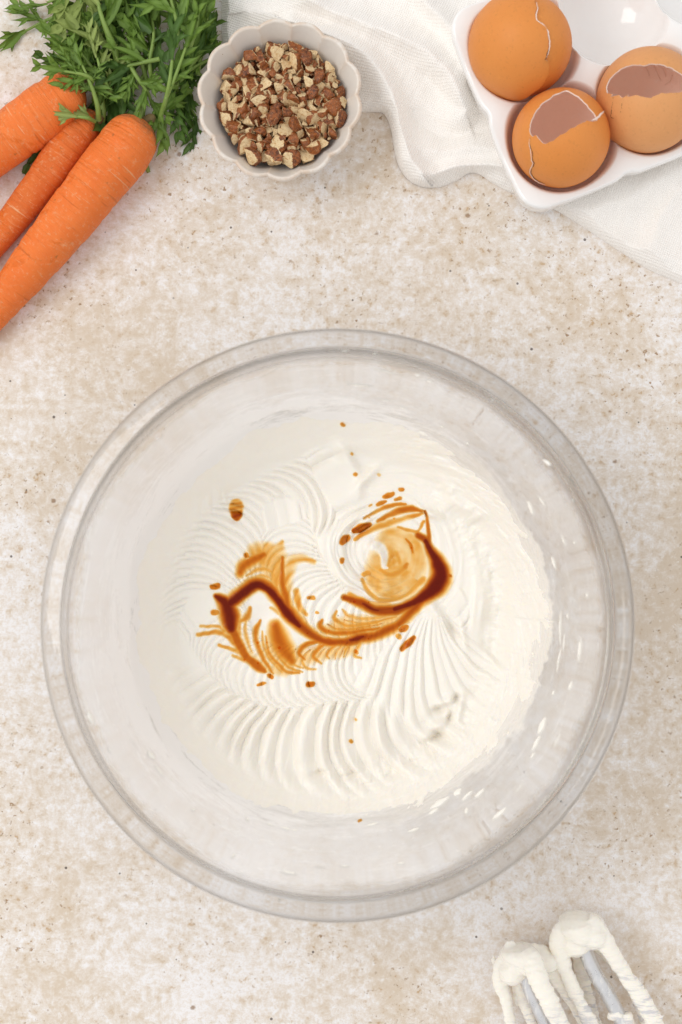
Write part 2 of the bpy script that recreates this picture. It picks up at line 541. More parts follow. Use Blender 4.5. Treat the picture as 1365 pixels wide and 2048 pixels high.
M = dict(table=m_table(), frosting=m_frosting(), glass=m_glass(), film=m_film(), vanilla=m_vanilla(), carrot=m_carrot(), carrot_thin=m_carrot('rough_carrot_skin', ((.70, .125, .016), (.84, .215, .04)), .34),
         stem=m_stem(), linen=m_linen(), ceramic=m_ceramic(), stoneware=m_stoneware(), skin=m_nut_skin(), flesh=m_nut_flesh(),
         steel=m_steel(), coat=m_coat(),
         smear=m_plain('frosting_smear', (.92, .895, .83), .4, .02),
         egg_a=m_egg('brown_eggshell', (.78, .30, .060), (.85, .375, .092)), egg_b=m_egg('tan_eggshell', (.78, .40, .15), (.84, .48, .21)),
         egg_in=m_egg('eggshell_inside', (.95, .80, .71), (.975, .85, .77), .05, .25), egg_edge=m_plain('eggshell_membrane', (.88, .74, .66), .5, .05),
         crack=m_plain('shell_crack', (.20, .075, .03), .7), crown=m_plain('dried_crown', (.17, .12, .045), .8, .5, 4.0))
M['leaf0'] = m_leaf('leaf_dark', (.020, .056, .009), (.066, .135, .020))
M['leaf1'] = m_leaf('leaf_mid', (.058, .122, .016), (.145, .240, .036))
M['leaf2'] = m_leaf('leaf_pale', (.145, .200, .045), (.285, .355, .100))

# ------------------------------------------------------------------ the tabletop
x = np.linspace(-150, 150, 31)
X, Y = np.meshgrid(x, x)
tag(mk('tabletop', np.stack([X, Y, X * 0], -1).reshape(-1, 3), grid_faces(31, 31), M['table']), kind='structure')
# ------------------------------------------------------------------ glass mixing bowl
RIM_Z = 10.0
BC = W(676, 1252, RIM_Z)[:2]
INNER = smooth_poly([(0.0, .72), (2.5, .74), (4.6, .95), (6.2, 1.75), (7.6, 3.15), (8.8, 5.0), (9.9, 7.2), (10.7, 9.0), (11.22, 10.02)], 10)
LIP = smooth_poly([(11.22, 10.02), (11.37, 10.18), (11.55, 10.235), (11.74, 10.225), (11.92, 10.19), (12.10, 10.15), (12.32, 10.07), (12.52, 9.95), (12.62, 9.70), (12.46, 9.40), (12.15, 9.34), (11.8, 9.28)], 8)[1:]
OUTER = smooth_poly([(11.8, 9.28), (11.2, 8.2), (10.3, 6.6), (9.2, 4.4), (8.0, 2.4), (6.6, 1.0), (5.4, .25), (5.0, .03), (4.6, .04), (4.3, .2), (2, .24), (0, .25)], 8)[1:]
def zin(r):
    return np.interp(r, INNER[:, 0], INNER[:, 1])
def rin(z):
    return np.interp(z, INNER[:, 1], INNER[:, 0])

def lathe(prof, seg, cx, cy):
    a = np.linspace(0, 2 * math.pi, seg, endpoint=False)
    P = np.asarray(prof)
    V = np.stack([cx + P[:, 0, None] * np.cos(a), cy + P[:, 0, None] * np.sin(a), P[:, 1, None] + 0 * a], -1).reshape(-1, 3)
    return V, grid_faces(len(P), seg, True), a

bowl = thing('mixing_bowl', 'large clear glass mixing bowl with a wide rolled rim holding white frosting', 'mixing bowl', (*BC, 0))
prof = np.vstack([INNER[1:], LIP, OUTER[:-1]])
V, F, _ = lathe(prof, 256, *BC)
n = len(V)
V = np.vstack([V, [[*BC, .72], [*BC, .25]]])
Fl = [tuple(f) for f in F]
Fl += [(n, (j + 1) % 256, j) for j in range(256)]
b0 = (len(prof) - 1) * 256
Fl += [(n + 1, b0 + j, b0 + (j + 1) % 256) for j in range(256)]
Fl = [tuple(reversed(f)) for f in Fl]
mk('glass_shell', V, Fl, M['glass'], bowl)

# edge of the frosting on the wall: ragged, higher on the left and lower right
def edge_r(th):
    rg_ = .35 + .65 * sstep(.2, -.7, np.cos(th - 2.4))        # ragged at the front right, wiped smooth at the back left
    return 9.45 + .30 * vn(th * 3.2 + 40, th * 0, 3) + rg_ * (.26 * fbm(th * 6, th * 0 + 5, 4, 3) + .12 * fbm(th * 38, th * 0 + 9, 5, 3, .7))

# thin film of smeared frosting on the inside wall above the frosting
NT_, NR_ = 720, 40
th = np.linspace(0, 2 * math.pi, NT_, endpoint=False)
rr = np.linspace(0, 1, NR_)[:, None]
r = (8.9) + (11.35 - 8.9) * rr + 0 * th
z = np.interp(r, np.r_[INNER[:, 0], LIP[:10, 0]], np.r_[INNER[:, 1], LIP[:10, 1]])
r2 = r - .030; z2 = z + .022
V = np.stack([BC[0] + r2 * np.cos(th), BC[1] + r2 * np.sin(th), z2], -1).reshape(-1, 3)
cover = (1 - sstep(10.95, 11.35, r + .25 * vn(th * 9, r * 0, 8) + .1 * vn(th * 40, r * 3, 9))) * (1 + 0 * th)
cover = cover * (.80 - .32 * np.cos(th - .1))
left = sstep(-.5, .8, np.cos(th - 2.7))
climb = np.clip(1 - (r - (edge_r(th) - .05)) / (.45 + .75 * left + .9 * np.clip(vn(th * 7, r * 0, 12), 0, 1)), 0, 1) ** 1.4 * (.22 + .8 * left)
uv = np.stack([(th + 0 * r) * 10, r + 0 * th], -1).reshape(-1, 2)
uv[:, 0] += .6 * vn(uv[:, 1] * 2, uv[:, 0] * .3, 31)
mk('frosting_film', V, grid_faces(NR_, NT_, True)[:, ::-1], M['film'], bowl, uv=uv, attrs={'cover': cover.ravel(), 'climb': climb.ravel()})

def wall_hit(px, py):
    """where the sight line through a photo pixel meets the inside wall"""
    lo, hi = .8, 10.3
    for _ in range(40):
        m = .5 * (lo + hi); p = W(px, py, m)
        if m > zin(math.hypot(p[0] - BC[0], p[1] - BC[1])): hi = m
        else: lo = m
    return W(px, py, .5 * (lo + hi))

# thicker smears left on the wall: (px, py, length px, width px, turn from the tangent)
SM = [(845, 1255 - 0, 0, 0, 0)]
SM = [(848, 866, 24, 9, -.1), (885, 852, 12, 5, 0), (936, 885, 7, 6, 0), (1096, 925, 22, 8, .5), (1062, 1015, 34, 8, -.3), (1085, 1002, 26, 5, .1), (1108, 1125, 30, 6, .1),
      (302, 1512, 24, 10, .15), (318, 1543, 34, 6, .0), (268, 1488, 26, 3, 0), (386, 1620, 14, 6, .9), (467, 1712, 22, 5, 1.3), (578, 1746, 34, 6, .0), (690, 1733, 26, 4, 0), (803, 1727, 18, 5, -.3),
      (880, 1607, 46, 13, .1), (868, 1624, 30, 7, .15), (916, 1585, 22, 12, .3), (934, 1622, 20, 7, 1.2), (1000, 1628, 42, 8, .0), (828, 1661, 34, 6, .05), (960, 1587, 32, 7, .1), (935, 1592, 34, 7, .2),
      (1085, 1452, 38, 11, .1), (1073, 1487, 36, 8, .1), (1066, 1512, 18, 5, .0), (1121, 1255, 70, 4, .02), (1118, 1320, 50, 4, .02), (1128, 1285, 40, 3, 0), (1160, 1300, 50, 6, .02), (1142, 1372, 22, 6, -.1), (1108, 1386, 12, 5, 0), (1136, 1232, 12, 4, 0),
      (1115, 1480, 34, 3, .1), (572, 1658, 26, 5, 0), (540, 1650, 16, 5, 0), (496, 1640, 8, 6, 0), (590, 1662, 10, 6, .6), (745, 1650, 30, 6, .1), (770, 800, 34, 4, .1), (806, 815, 26, 4, 0), (720, 770, 60, 5, 0), (750, 708, 8, 5, 0), (770, 742, 50, 3, 0), (690, 702, 20, 3, 0),
      (560, 1798, 6, 4, 0), (860, 762, 16, 4, 0), (836, 750, 12, 4, 0), (985, 800, 8, 4, 0), (1148, 1000, 10, 5, 0), (1150, 1085, 8, 4, 0), (345, 1560, 10, 4, .3), (262, 1450, 10, 4, .4), (275, 1410, 14, 6, .4), (240, 1385, 12, 4, .2), (180, 1435, 28, 8, 0), (218, 1500, 16, 4, 0), (640, 1735, 24, 3, 0),
      (480, 1748, 14, 4, 0), (1010, 1700, 10, 4, .2), (1040, 1575, 26, 3, 0), (860, 1680, 20, 3, 0), (1175, 1190, 12, 4, 0), (1128, 1080, 26, 4, 0)]
for k, (px, py, L, Wd, turn) in enumerate(SM):
    p = wall_hit(px, py)
    d = p[:2] - BC; rad = math.hypot(*d); u = d / rad
    dr = .05; slope = (zin(rad + dr) - zin(rad - dr)) / (2 * dr)
    nrm = np.array([-u[0] * slope, -u[1] * slope, 1.0]); nrm /= np.linalg.norm(nrm)
    tg = np.array([-u[1], u[0], 0]); up = np.cross(nrm, tg)
    A = math.cos(turn) * tg + math.sin(turn) * up; B = np.cross(nrm, A)
    Vs, Fs = ico(3)
    sc = S(p[2])
    lx = L * .5 * sc; wy = Wd * .68 * sc; hz = min(.10, .5 * wy + .02)
    edge = 1 + .55 * fbm(Vs[:, 0] * 2.2 * max(1, lx / wy * .4) + k * 7, Vs[:, 1] * 2.2, 50 + k, 3)
    q = Vs.copy()
    q[:, 1] *= edge * (1 - .55 * np.abs(q[:, 0]) ** 1.5)
    q[:, 1] += .25 * vn(q[:, 0] * 1.6 + k, q[:, 0] * 0, 90 + k)
    q[:, 0] *= 1 + .3 * vn(q[:, 1] * 3 + k, q[:, 2], 70 + k)
    loc = q[:, 0, None] * lx * A + q[:, 1, None] * wy * B + np.clip(q[:, 2, None], -.35, 1) * hz * nrm
    # follow the curve of the wall along the tangent
    P3 = p + loc
    rr_ = np.hypot(P3[:, 0] - BC[0], P3[:, 1] - BC[1])
    P3[:, 2] = np.maximum(P3[:, 2], zin(rr_) + .02) * .5 + .5 * (zin(rr_) + .03 + np.clip(q[:, 2], 0, 1) * hz)
    mk('frosting_smear', P3, Fs, M['smear'], bowl)

# ------------------------------------------------------------------ the frosting
ZR = 3.4
NRr, NTh = 300, 1150
tt = np.linspace(0, 2 * math.pi, NTh, endpoint=False)
Re = edge_r(tt)
# ragged vertical nicks along the edge
q = np.linspace(0.003, 1, NRr)[:, None]
q = np.where(q < .8, q, .8 + (q - .8))
R_ = q * Re[None, :]
FX = BC[0] + R_ * np.cos(tt); FY = BC[1] + R_ * np.sin(tt)
# flat reference pixel coordinates of every point, for laying out strokes
k_ = S(ZR)
PX = FX / k_ + 682.5; PY = -FY / k_ + 1024.0

wob = 12 * fbm(PX / 130, PY / 130, 21, 3); wob2 = 12 * fbm(PX / 130 + 40, PY / 130, 22, 3)
QX = PX + wob; QY = PY + wob2
H = np.zeros_like(PX)           # relief in cm
PH = np.zeros_like(PX)          # 0..1 crest/groove of the stroke on top (used to streak the vanilla)
RD = np.zeros_like(PX)

def prof_ridge(ph, jit, seed, sharp=.62, along=0.0):
    """uneven ridges: spacing drifts, crests lean, some split or die out along their length"""
    al = along + 0 * ph
    ph = ph + .60 * vn(ph * .45, al * .22, seed + 5) + .22 * vn(ph * 1.1, al * .4, seed + 6)
    i = np.floor(ph); f = ph - i
    def amp(j): return (1 - jit * 1.25 * lat(j, j * 0, seed)) * (1 + .7 * vn(j * 1.7, al * .9, seed + 8))
    fade = f * f * (3 - 2 * f)
    f2 = f ** .78
    c = np.abs(np.sin(math.pi * f2)) ** sharp
    c = c * amp(i)
    fine = fbm(ph * 2.6, al * .25, seed + 11, 3, .55)
    return .90 * c + .08 * fine + .25 * vn(ph * .6, al * .4, seed + 15)

def stroke(path, hw, rho, sp0, sp1, amp0, amp1, back=True, seed=1, soft=18, off=0.0, lift=0.0, sharp=1.05):
    """marks of a turning beater dragged along a path: nested arcs of radius rho, newest on top"""
    global H, PH, RD
    P = smooth_poly(path, 8)
    s, n, d, L = near_path(QX, QY, P)
    nn = np.clip(np.abs(n) / rho, 0, .985)
    arc = rho * np.sqrt(1 - nn ** 2)
    sv = s + arc if back else s - arc
    u = np.clip(sv / max(L, 1), -.2, 1.3)
    # spacing grows from sp0 to sp1 along the path
    uu = np.linspace(-.2, 1.3, 400)
    dens = 1.0 / (sp0 + (sp1 - sp0) * np.clip(uu, 0, 1))
    cum = np.cumsum(dens) * (uu[1] - uu[0]) * L
    ph = np.interp(u, uu, cum) + off
    am = amp0 + (amp1 - amp0) * np.clip(u, 0, 1)
    m = 1 - sstep(hw - soft, hw, d + 8 * vn(PX / 35, PY / 35, seed + 60))
    h = prof_ridge(ph, .45, seed, sharp, n / 45.0) * am + lift
    H = H * (1 - m) + h * m
    f = np.clip(prof_ridge(ph, .3, seed, 1.0, n / 45.0), 0, 1)
    PH = PH * (1 - m) + f * m
    RD = np.maximum(RD, m)

def lines(path, hw, sp, amp, seed=1, soft=25, conv=0.0):
    """smooth drag marks running along the path"""
    global H, PH
    P = smooth_poly(path, 8)
    s, n, d, L = near_path(QX, QY, P)
    m = 1 - sstep(hw - soft, hw, d + 10 * vn(PX / 50, PY / 50, seed + 60))
    h = fbm(n / sp, s / 260, seed, 3, .55) * amp
    H = H * (1 - m) + h * m
    PH = PH * (1 - m) + (.5 + fbm(n / sp, s / 200, seed, 2)) * m

# background: slow swirl
H += .42 * fbm(PX / 130, PY / 130, 5, 3, .5)
lines([(330, 1130), (365, 1010), (450, 915), (570, 862), (700, 855), (830, 895), (930, 980), (985, 1100), (990, 1240), (960, 1380)], 120, 38, .20, 9, 55)
lines([(400, 1000), (520, 940), (640, 915), (720, 930), (760, 965)], 60, 26, .13, 12, 45)
lines([(640, 1010), (720, 960), (800, 950), (890, 985)], 55, 14, .09, 14, 40)
# fine sweep down the left side, widening along the bottom
stroke([(352, 1060), (356, 1200), (390, 1335), (460, 1435), (565, 1485), (690, 1490), (805, 1462), (895, 1405)], 128, 133, 10, 37, .085, .40, True, 31, 12, sharp=1.25)
# fan of arcs at upper left
stroke([(400, 1260), (425, 1150), (490, 1070), (570, 1020), (650, 980)], 92, 97, 13, 24, .11, .22, False, 33, 24)
# arcs left of the swirl
stroke([(566, 1050), (588, 1135), (640, 1205), (712, 1236), (800, 1228)], 60, 63, 15, 17, .11, .15, True, 35, 9)
# arcs under the vanilla
stroke([(425, 1235), (478, 1315), (570, 1352), (690, 1342), (800, 1296), (872, 1225)], 66, 69, 14, 18, .09, .15, True, 37, 9)
# right hand fan from an apex
ax, ay = 868, 1196
dx, dy = QX - ax, QY - ay
rr0 = np.hypot(dx, dy); an = np.arctan2(dy, dx)        # +90 deg is straight down in the photo
wa = sstep(.72, .92, an) * (1 - sstep(2.25, 2.5, an)) * sstep(12, 50, rr0) * (1 - sstep(215, 262, rr0 + 26 * vn(an * 4, rr0 * 0, 3)))
hf = prof_ridge((an + rr0 * .0020 + .05 * vn(rr0 / 50, an * 3, 48)) * 7.5, .5, 41, 1.2, rr0 / 110) * (.03 + .14 * np.clip(rr0 / 210, 0, 1)) * 1.15
H = H * (1 - wa) + (hf + .10 * sstep(0, 200, rr0)) * wa
PH = PH * (1 - wa) + wa * prof_ridge(an * 13.5, .3, 41, 1.0)
# torn pockets at the foot of the fan, little curls and peaks
def bump_at(x, y, rx, ry, h, rot=0.0, p=2.0):
    global H
    c, s_ = math.cos(rot), math.sin(rot)
    u = ((PX - x) * c + (PY - y) * s_) / rx; v = (-(PX - x) * s_ + (PY - y) * c) / ry
    H = H + h * np.exp(-(u * u + v * v) ** (p / 2))
# swirl
sx, sy = 783, 1116
dx, dy = PX - sx + wob * .6, PY - sy + wob2 * .6
rs = np.hypot(dx, dy * 1.04); aa = np.mod(np.arctan2(dy, dx) - .75, 2 * math.pi)
ecc = rs * (1 + .22 * np.cos(np.arctan2(dy, dx) - .5))     # rings crowd together on the far left
mw = 1 - sstep(118, 150, rs + 14 * np.cos(aa + .75 - 2.9) + 10 * vn(aa * 1.5, rs * 0, 8))
phs = ecc / 16.5 - 1.35 * aa / (2 * math.pi)
lft = sstep(-.5, .6, np.cos(np.arctan2(dy, dx) - 2.9))
hs = 1.2 * fbm(phs * .95 + .5 * vn(PX / 45, PY / 45, 44), aa * .8, 46, 3, .55) + .38 * np.abs(np.sin(math.pi * (phs + .4 * vn(phs * .6, aa * .5, 47)))) ** .9 * lft
H = H * (1 - mw) + mw * (hs * (.08 + .15 * np.clip(rs / 90, 0, 1)) * (.30 + .9 * lft) * sstep(10, 60, rs) + .22 * sstep(70, 135, rs) * (.35 + .65 * lft) - .08)
PH = PH * (1 - mw) + mw * np.clip(.5 + hs, 0, 1)
bump_at(750, 1100, 22, 16, .20, .9); bump_at(764, 1120, 9, 16, .14, -.2)
bump_at(742, 1150, 22, 30, -.14, .3)
# apex, pockets, dabs on the right
bump_at(862, 1212, 26, 12, .22, 1.2); bump_at(905, 1262, 9, 22, -.30, -.5); bump_at(884, 1243, 10, 26, .16, -.5)
bump_at(925, 1270, 8, 36, .14, -.2)
bump_at(880, 1417, 14, 8, -.42, -.2); bump_at(912, 1396, 7, 9, -.40, .2); bump_at(900, 1434, 5, 12, -.30, .3); bump_at(893, 1402, 30, 9, .20, -.5); bump_at(872, 1450, 22, 10, .22, -.4); bump_at(918, 1420, 8, 26, .18, .2)
bump_at(868, 1475, 16, 6, -.26, -.4); bump_at(856, 1468, 20, 10, .16, -.4)
bump_at(690, 905, 14, 46, .26, -.55); bump_at(735, 955, 9, 30, .20, .8); bump_at(664, 900, 60, 14, .14, -.2)
bump_at(930, 1015, 46, 16, .34, .35); bump_at(945, 1048, 40, 16, -.12, .2); bump_at(900, 985, 12, 40, .16, -.5); bump_at(960, 1030, 40, 9, .22, -.5)
bump_at(862, 1028, 24, 8, .26, .35); bump_at(1000, 1150, 30, 70, -.10, .2); bump_at(960, 1220, 26, 60, .12, .2)
for x_, y_ in ((640, 1545), (700, 1550), (780, 1548), (735, 1565), (830, 1520)):
    bump_at(x_, y_, 16, 5, -.16, -.2)
# chaotic dabs towards the right wall
rw = np.hypot(PX - 690, PY - 1240)
dab = sstep(255, 330, rw) * sstep(-1.2, -.6, np.arctan2(PY - 1240, PX - 690)) * (1 - sstep(1.35, 1.9, np.arctan2(PY - 1240, PX - 690)))
tang = np.arctan2(PY - 1240, PX - 690)
H = H + dab * (.26 * fbm(tang * 9, rw / 60, 66, 4, .55) + .06 * fbm(tang * 34, rw / 26, 67, 3, .6))

# ------------------------------------------------------------------ vanilla extract on the frosting
VX = PX + 3.0 * fbm(PX / 22, PY / 22, 101, 3); VY = PY + 3.0 * fbm(PX / 22 + 9, PY / 22, 102, 3)
def path_field(pts, soft=.55, jag=.18, seed=0):
    """pts (x, y, radius): 1 in the middle, falling to 0 at the radius"""
    P = smooth_poly(pts, 7)
    best = np.zeros_like(PX)
    x0, x1 = P[:, 0].min() - 45, P[:, 0].max() + 45; y0, y1 = P[:, 1].min() - 45, P[:, 1].max() + 45
    sel = (PX > x0) & (PX < x1) & (PY > y0) & (PY < y1)
    if not sel.any(): return best
    xs, ys = VX[sel], VY[sel]; b = np.zeros(xs.shape)
    for a, c in zip(P[:-1], P[1:]):
        d = c[:2] - a[:2]; L2 = max(d @ d, 1e-6)
        t = np.clip(((xs - a[0]) * d[0] + (ys - a[1]) * d[1]) / L2, 0, 1)
        rad = a[2] + (c[2] - a[2]) * t
        dist = np.hypot(xs - a[0] - d[0] * t, ys - a[1] - d[1] * t)
        b = np.maximum(b, 1 - dist / np.maximum(rad, .5))
    best[sel] = np.clip(b, 0, 1)
    return best
DEN = np.zeros_like(PX)
groove = 1 - np.clip(PH, 0, 1)
for _ in range(2): groove = (groove * 2 + np.roll(groove, 2, 1) + np.roll(groove, -2, 1) + np.roll(groove, 1, 0) + np.roll(groove, -1, 0)) / 6
def put(pts, strength, streak=0.0, soft=.5, thr=.0):
    """a pool or smear; streak mixes in the ridges of the strokes underneath"""
    global DEN
    f = path_field([(x, y, r * 1.22) for x, y, r in pts])
    f = sstep(0, min(1, soft * 1.5), f)
    sk = streak * .62
    st = (1 - sk) + sk * sstep(.05, .95, groove + .35 * fbm(PX / 22, PY / 22, 120, 3))
    DEN = np.maximum(DEN, strength * f * st)
# broad pale smears first
put([(515, 1108, 26), (545, 1120, 32), (558, 1155, 26), (566, 1190, 16)], .34, .6)
put([(531, 1092, 10), (554, 1100, 14), (566, 1084, 4)], .30, .7)
put([(570, 1185, 14), (574, 1150, 16), (584, 1124, 14), (606, 1117, 10), (630, 1125, 6)], .40, .85, .6)
put([(592, 1182, 8), (600, 1215, 8), (612, 1228, 5)], .42, .7)
put([(403, 1252, 4), (436, 1253, 4), (454, 1268, 6)], .34, .6); put([(396, 1270, 5), (430, 1264, 6), (452, 1270, 6), (474, 1290, 8)], .42, .6); put([(438, 1290, 4), (480, 1304, 6)], .36, .5)
put([(468, 1312, 4), (496, 1322, 6)], .36, .5)
def curve(c, st, r=6, streak=.10):
    """one combed streak: middle points wide, ends drawn to a point"""
    n = len(c)
    put([(x, y, r * (1 if 0 < i < n - 1 else .45)) for i, (x, y) in enumerate(c)], st, streak, .9)
put([(470, 1262, 12), (486, 1296, 16), (520, 1330, 14), (570, 1344, 12)], .17, .25, .9)
put([(590, 1320, 20), (640, 1308, 20), (700, 1298, 16)], .20, .25, .9)
put([(648, 1262, 14), (690, 1250, 22), (750, 1246, 22), (800, 1236, 14)], .22, .25, .9)
for c, st, r in [
  ([(482, 1240), (480, 1273), (489, 1309), (507, 1331)], .36, 7), ([(493, 1240), (492, 1262), (497, 1285), (505, 1306)], .30, 5),
  ([(521, 1241), (512, 1260), (513, 1284), (529, 1320), (548, 1346)], .50, 7), ([(524, 1262), (527, 1290), (543, 1322), (566, 1344)], .34, 5),
  ([(531, 1272), (541, 1310), (574, 1342), (599, 1346)], .46, 6), ([(549, 1290), (560, 1318), (585, 1338), (606, 1344)], .40, 5), ([(570, 1310), (590, 1330), (608, 1336)], .34, 5),
  ([(640, 1281), (612, 1291), (598, 1306), (610, 1318)], .55, 8), ([(622, 1300), (606, 1316), (612, 1334), (634, 1338)], .34, 5),
  ([(656, 1284), (637, 1298), (627, 1313), (642, 1327)], .48, 7), ([(686, 1285), (665, 1296), (654, 1310), (660, 1318)], .42, 6),
  ([(710, 1284), (692, 1297), (688, 1312)], .36, 6), ([(731, 1277), (717, 1292), (709, 1309), (722, 1315)], .32, 6), ([(700, 1286), (676, 1300), (672, 1318)], .28, 4),
  ([(673, 1222), (669, 1237), (698, 1251), (750, 1244), (794, 1232)], .38, 7), ([(645, 1240), (641, 1254), (668, 1266), (712, 1263), (760, 1255)], .56, 8),
  ([(684, 1218), (699, 1233), (731, 1237), (768, 1233), (801, 1225)], .30, 6), ([(655, 1248), (676, 1258), (716, 1256), (764, 1247)], .40, 5), ([(690, 1240), (720, 1246), (760, 1240)], .34, 5),
  ([(493, 1152), (515, 1138), (540, 1141), (559, 1168)], .32, 7), ([(505, 1160), (520, 1150), (538, 1155), (550, 1172)], .28, 5),
  ([(500, 1216), (492, 1236), (484, 1244)], .44, 9), ([(540, 1216), (552, 1222), (556, 1228)], .26, 6)]:
    curve(c, st, r)
# inside the swirl: amber ring with spiral streaks
spir = sstep(.15, .85, np.abs(np.sin(math.pi * (ecc / 15.0 - 1.35 * aa / (2 * math.pi) + .35 * vn(PX / 30, PY / 30, 4)))))
cx, cy = 790, 1128
ring = np.hypot((PX - cx) / 70, (PY - cy) / 80)
rm = (1 - sstep(.82, 1.02, ring)) * sstep(-.35, .25, (PX - 748) / 60 + (PY - 1112) / 150)
DEN = np.maximum(DEN, rm * (.13 + .16 * np.clip(.5 + hs * .8, 0, 1)) * (.6 + .8 * np.clip(.5 + fbm(PX / 28, PY / 28, 133, 3), 0, 1)))
put([(724, 1160, 4), (738, 1182, 6), (770, 1200, 6), (812, 1190, 6), (846, 1160, 10)], .34, .2)
put([(700, 1190, 8), (730, 1205, 8), (780, 1212, 8)], .36, .5)
put([(760, 1140, 8), (780, 1150, 12), (805, 1140, 14), (815, 1128, 8)], .46, .35, .8); put([(770, 1112, 7), (790, 1105, 12), (800, 1125, 12)], .32, .3, .8); put([(812, 1078, 3), (822, 1092, 5), (826, 1106, 3)], .55, .1)
put([(728, 1150, 6), (737, 1146, 7)], .36, .2)
# upper right strokes
put([(728, 1037, 3), (763, 1019, 5), (790, 1010, 5), (811, 1007, 3)], .46, .35)
put([(756, 1043, 4), (790, 1025, 8), (822, 1017, 9), (846, 1022, 4)], .58, .35)
put([(710, 1080, 4), (735, 1064, 7), (765, 1050, 9), (800, 1040, 8), (846, 1028, 4)], .44, .6, .6)
put([(795, 1055, 3), (820, 1062, 5), (836, 1062, 4), (848, 1045, 4)], .40, .4)
put([(850, 1022, 2.5), (855, 1045, 3.5), (859, 1065, 5), (860, 1085, 6)], .60, .0)
# dark pools
put([(432, 1192, 7), (446, 1202, 16), (456, 1218, 22), (461, 1240, 22), (464, 1258, 14)], .97, .0, .58)
put([(458, 1210, 18), (486, 1184, 18), (514, 1167, 18), (538, 1178, 17), (560, 1203, 17), (582, 1231, 19), (616, 1262, 14), (650, 1282, 12), (689, 1284, 12), (714, 1277, 15), (735, 1272, 10)], .72, .08, .6)
put([(462, 1206, 15), (486, 1186, 15), (514, 1170, 14), (538, 1181, 12), (560, 1206, 13), (580, 1231, 15), (600, 1250, 8)], 1.0, .0, .55)
put([(700, 1279, 6), (716, 1276, 10), (728, 1273, 5)], .95, .0, .6)
put([(464, 1258, 13), (480, 1290, 12), (495, 1316, 9), (518, 1334, 11), (532, 1343, 5)], .62, .15)
put([(551, 1254, 18), (557, 1274, 26), (568, 1300, 26), (584, 1322, 14)], .62, .12, .8)
put([(480, 1146, 12), (487, 1132, 15), (505, 1120, 15), (528, 1108, 10)], .62, .1, .8)
put([(565, 1115, 5), (564, 1140, 8), (566, 1165, 11), (572, 1195, 12), (585, 1230, 10)], .62, .1, .8)
put([(836, 1070, 9), (852, 1080, 10), (862, 1100, 12), (876, 1125, 20), (882, 1148, 24), (876, 1170, 24), (856, 1188, 18), (828, 1206, 14), (795, 1219, 13), (756, 1220, 14), (722, 1206, 13), (690, 1194, 8)], .74, .03, .55)
put([(852, 1082, 7), (864, 1104, 9), (877, 1128, 18), (882, 1150, 21), (872, 1172, 21), (852, 1190, 15), (822, 1208, 9), (790, 1218, 7)], 1.0, .0, .5)
put([(725, 1208, 6), (742, 1215, 8), (756, 1219, 5)], .95, .0, .6)
put([(893, 1150, 8), (902, 1152, 4)], .6, .0)
put([(845, 1200, 14), (806, 1242, 14), (776, 1260, 14), (738, 1274, 14), (710, 1277, 12)], .72, .15, .8)
white = path_field([(742, 1092, 10), (758, 1094, 14), (768, 1112, 12), (769, 1132, 8), (776, 1136, 3)])
DEN = DEN * (1 - .92 * sstep(0, .5, white) * (DEN < .75))
DEN = np.clip(DEN, 0, 1)
# the liquid lies level in the grooves it fills
lev = .92 * sstep(.04, .36, DEN)
soft_h = H.copy()
for st_ in (14, 10, 7, 5, 3, 14, 10, 7, 5, 3, 14, 10, 7, 5, 3):
    soft_h = (soft_h + np.roll(soft_h, st_, 1) + np.roll(soft_h, -st_, 1) + np.roll(soft_h, max(2, st_ // 2), 0) + np.roll(soft_h, -max(2, st_ // 2), 0)) / 5
H = H * (1 - lev) + (soft_h - .03) * lev
flat = 3.30 + .35 * sstep(8.2, 6.4, R_) * 0 + .22 * np.cos((R_ / 7.6) * 1.4) - .1
wallz = zin(np.minimum(R_, 11)) + .30 * (1 - sstep(.82, 1.0, q)) + .05 - .03 * q ** 20
lift_wall = .22 * fbm(tt * 6 + 0 * R_, R_ * .6, 71, 4, .5) * sstep(7.6, 8.3, R_) * (1 - sstep(.96, 1, q))
k = .35
base = .5 * (flat + wallz + np.sqrt((flat - wallz) ** 2 + k * k * (1 - q ** 6)))
inner_m = 1 - sstep(7.5, 8.5, R_)
bend = tt + .25 * (R_ - 8.4)
streak = .20 * fbm(bend * 9 + 1.2 * vn(tt * 3 + 0 * R_, R_, 79), R_ * 1.6, 72, 4, .6) + .03 * fbm(bend * 34, R_ * 1.5, 73, 3, .6) + .05 * fbm(tt * 5 + 0 * R_, R_ * 7, 74, 3, .6)
right = .12 + .88 * sstep(-.2, .7, np.cos(tt + .2))
FZ = base + H * inner_m * 1.5 + (1 - inner_m) * (streak * right * (1 - sstep(.97, 1, q)) + lift_wall * .5)
FZ = np.maximum(FZ, zin(np.minimum(R_, 11)) + .028)
FV = np.stack([FX, FY, FZ], -1)
frost = mk('frosting', FV.reshape(-1, 3), grid_faces(NRr, NTh, True)[:, ::-1], M['frosting'], origin=(*BC, 3.3))
tag(frost, 'swirled cream cheese coloured frosting with ridged beater marks inside the glass bowl', 'frosting')
# tint just beyond the pools, where the liquid thins out
QFACE = grid_faces(NRr, NTh, True)[:, ::-1]
fz = DEN.ravel()
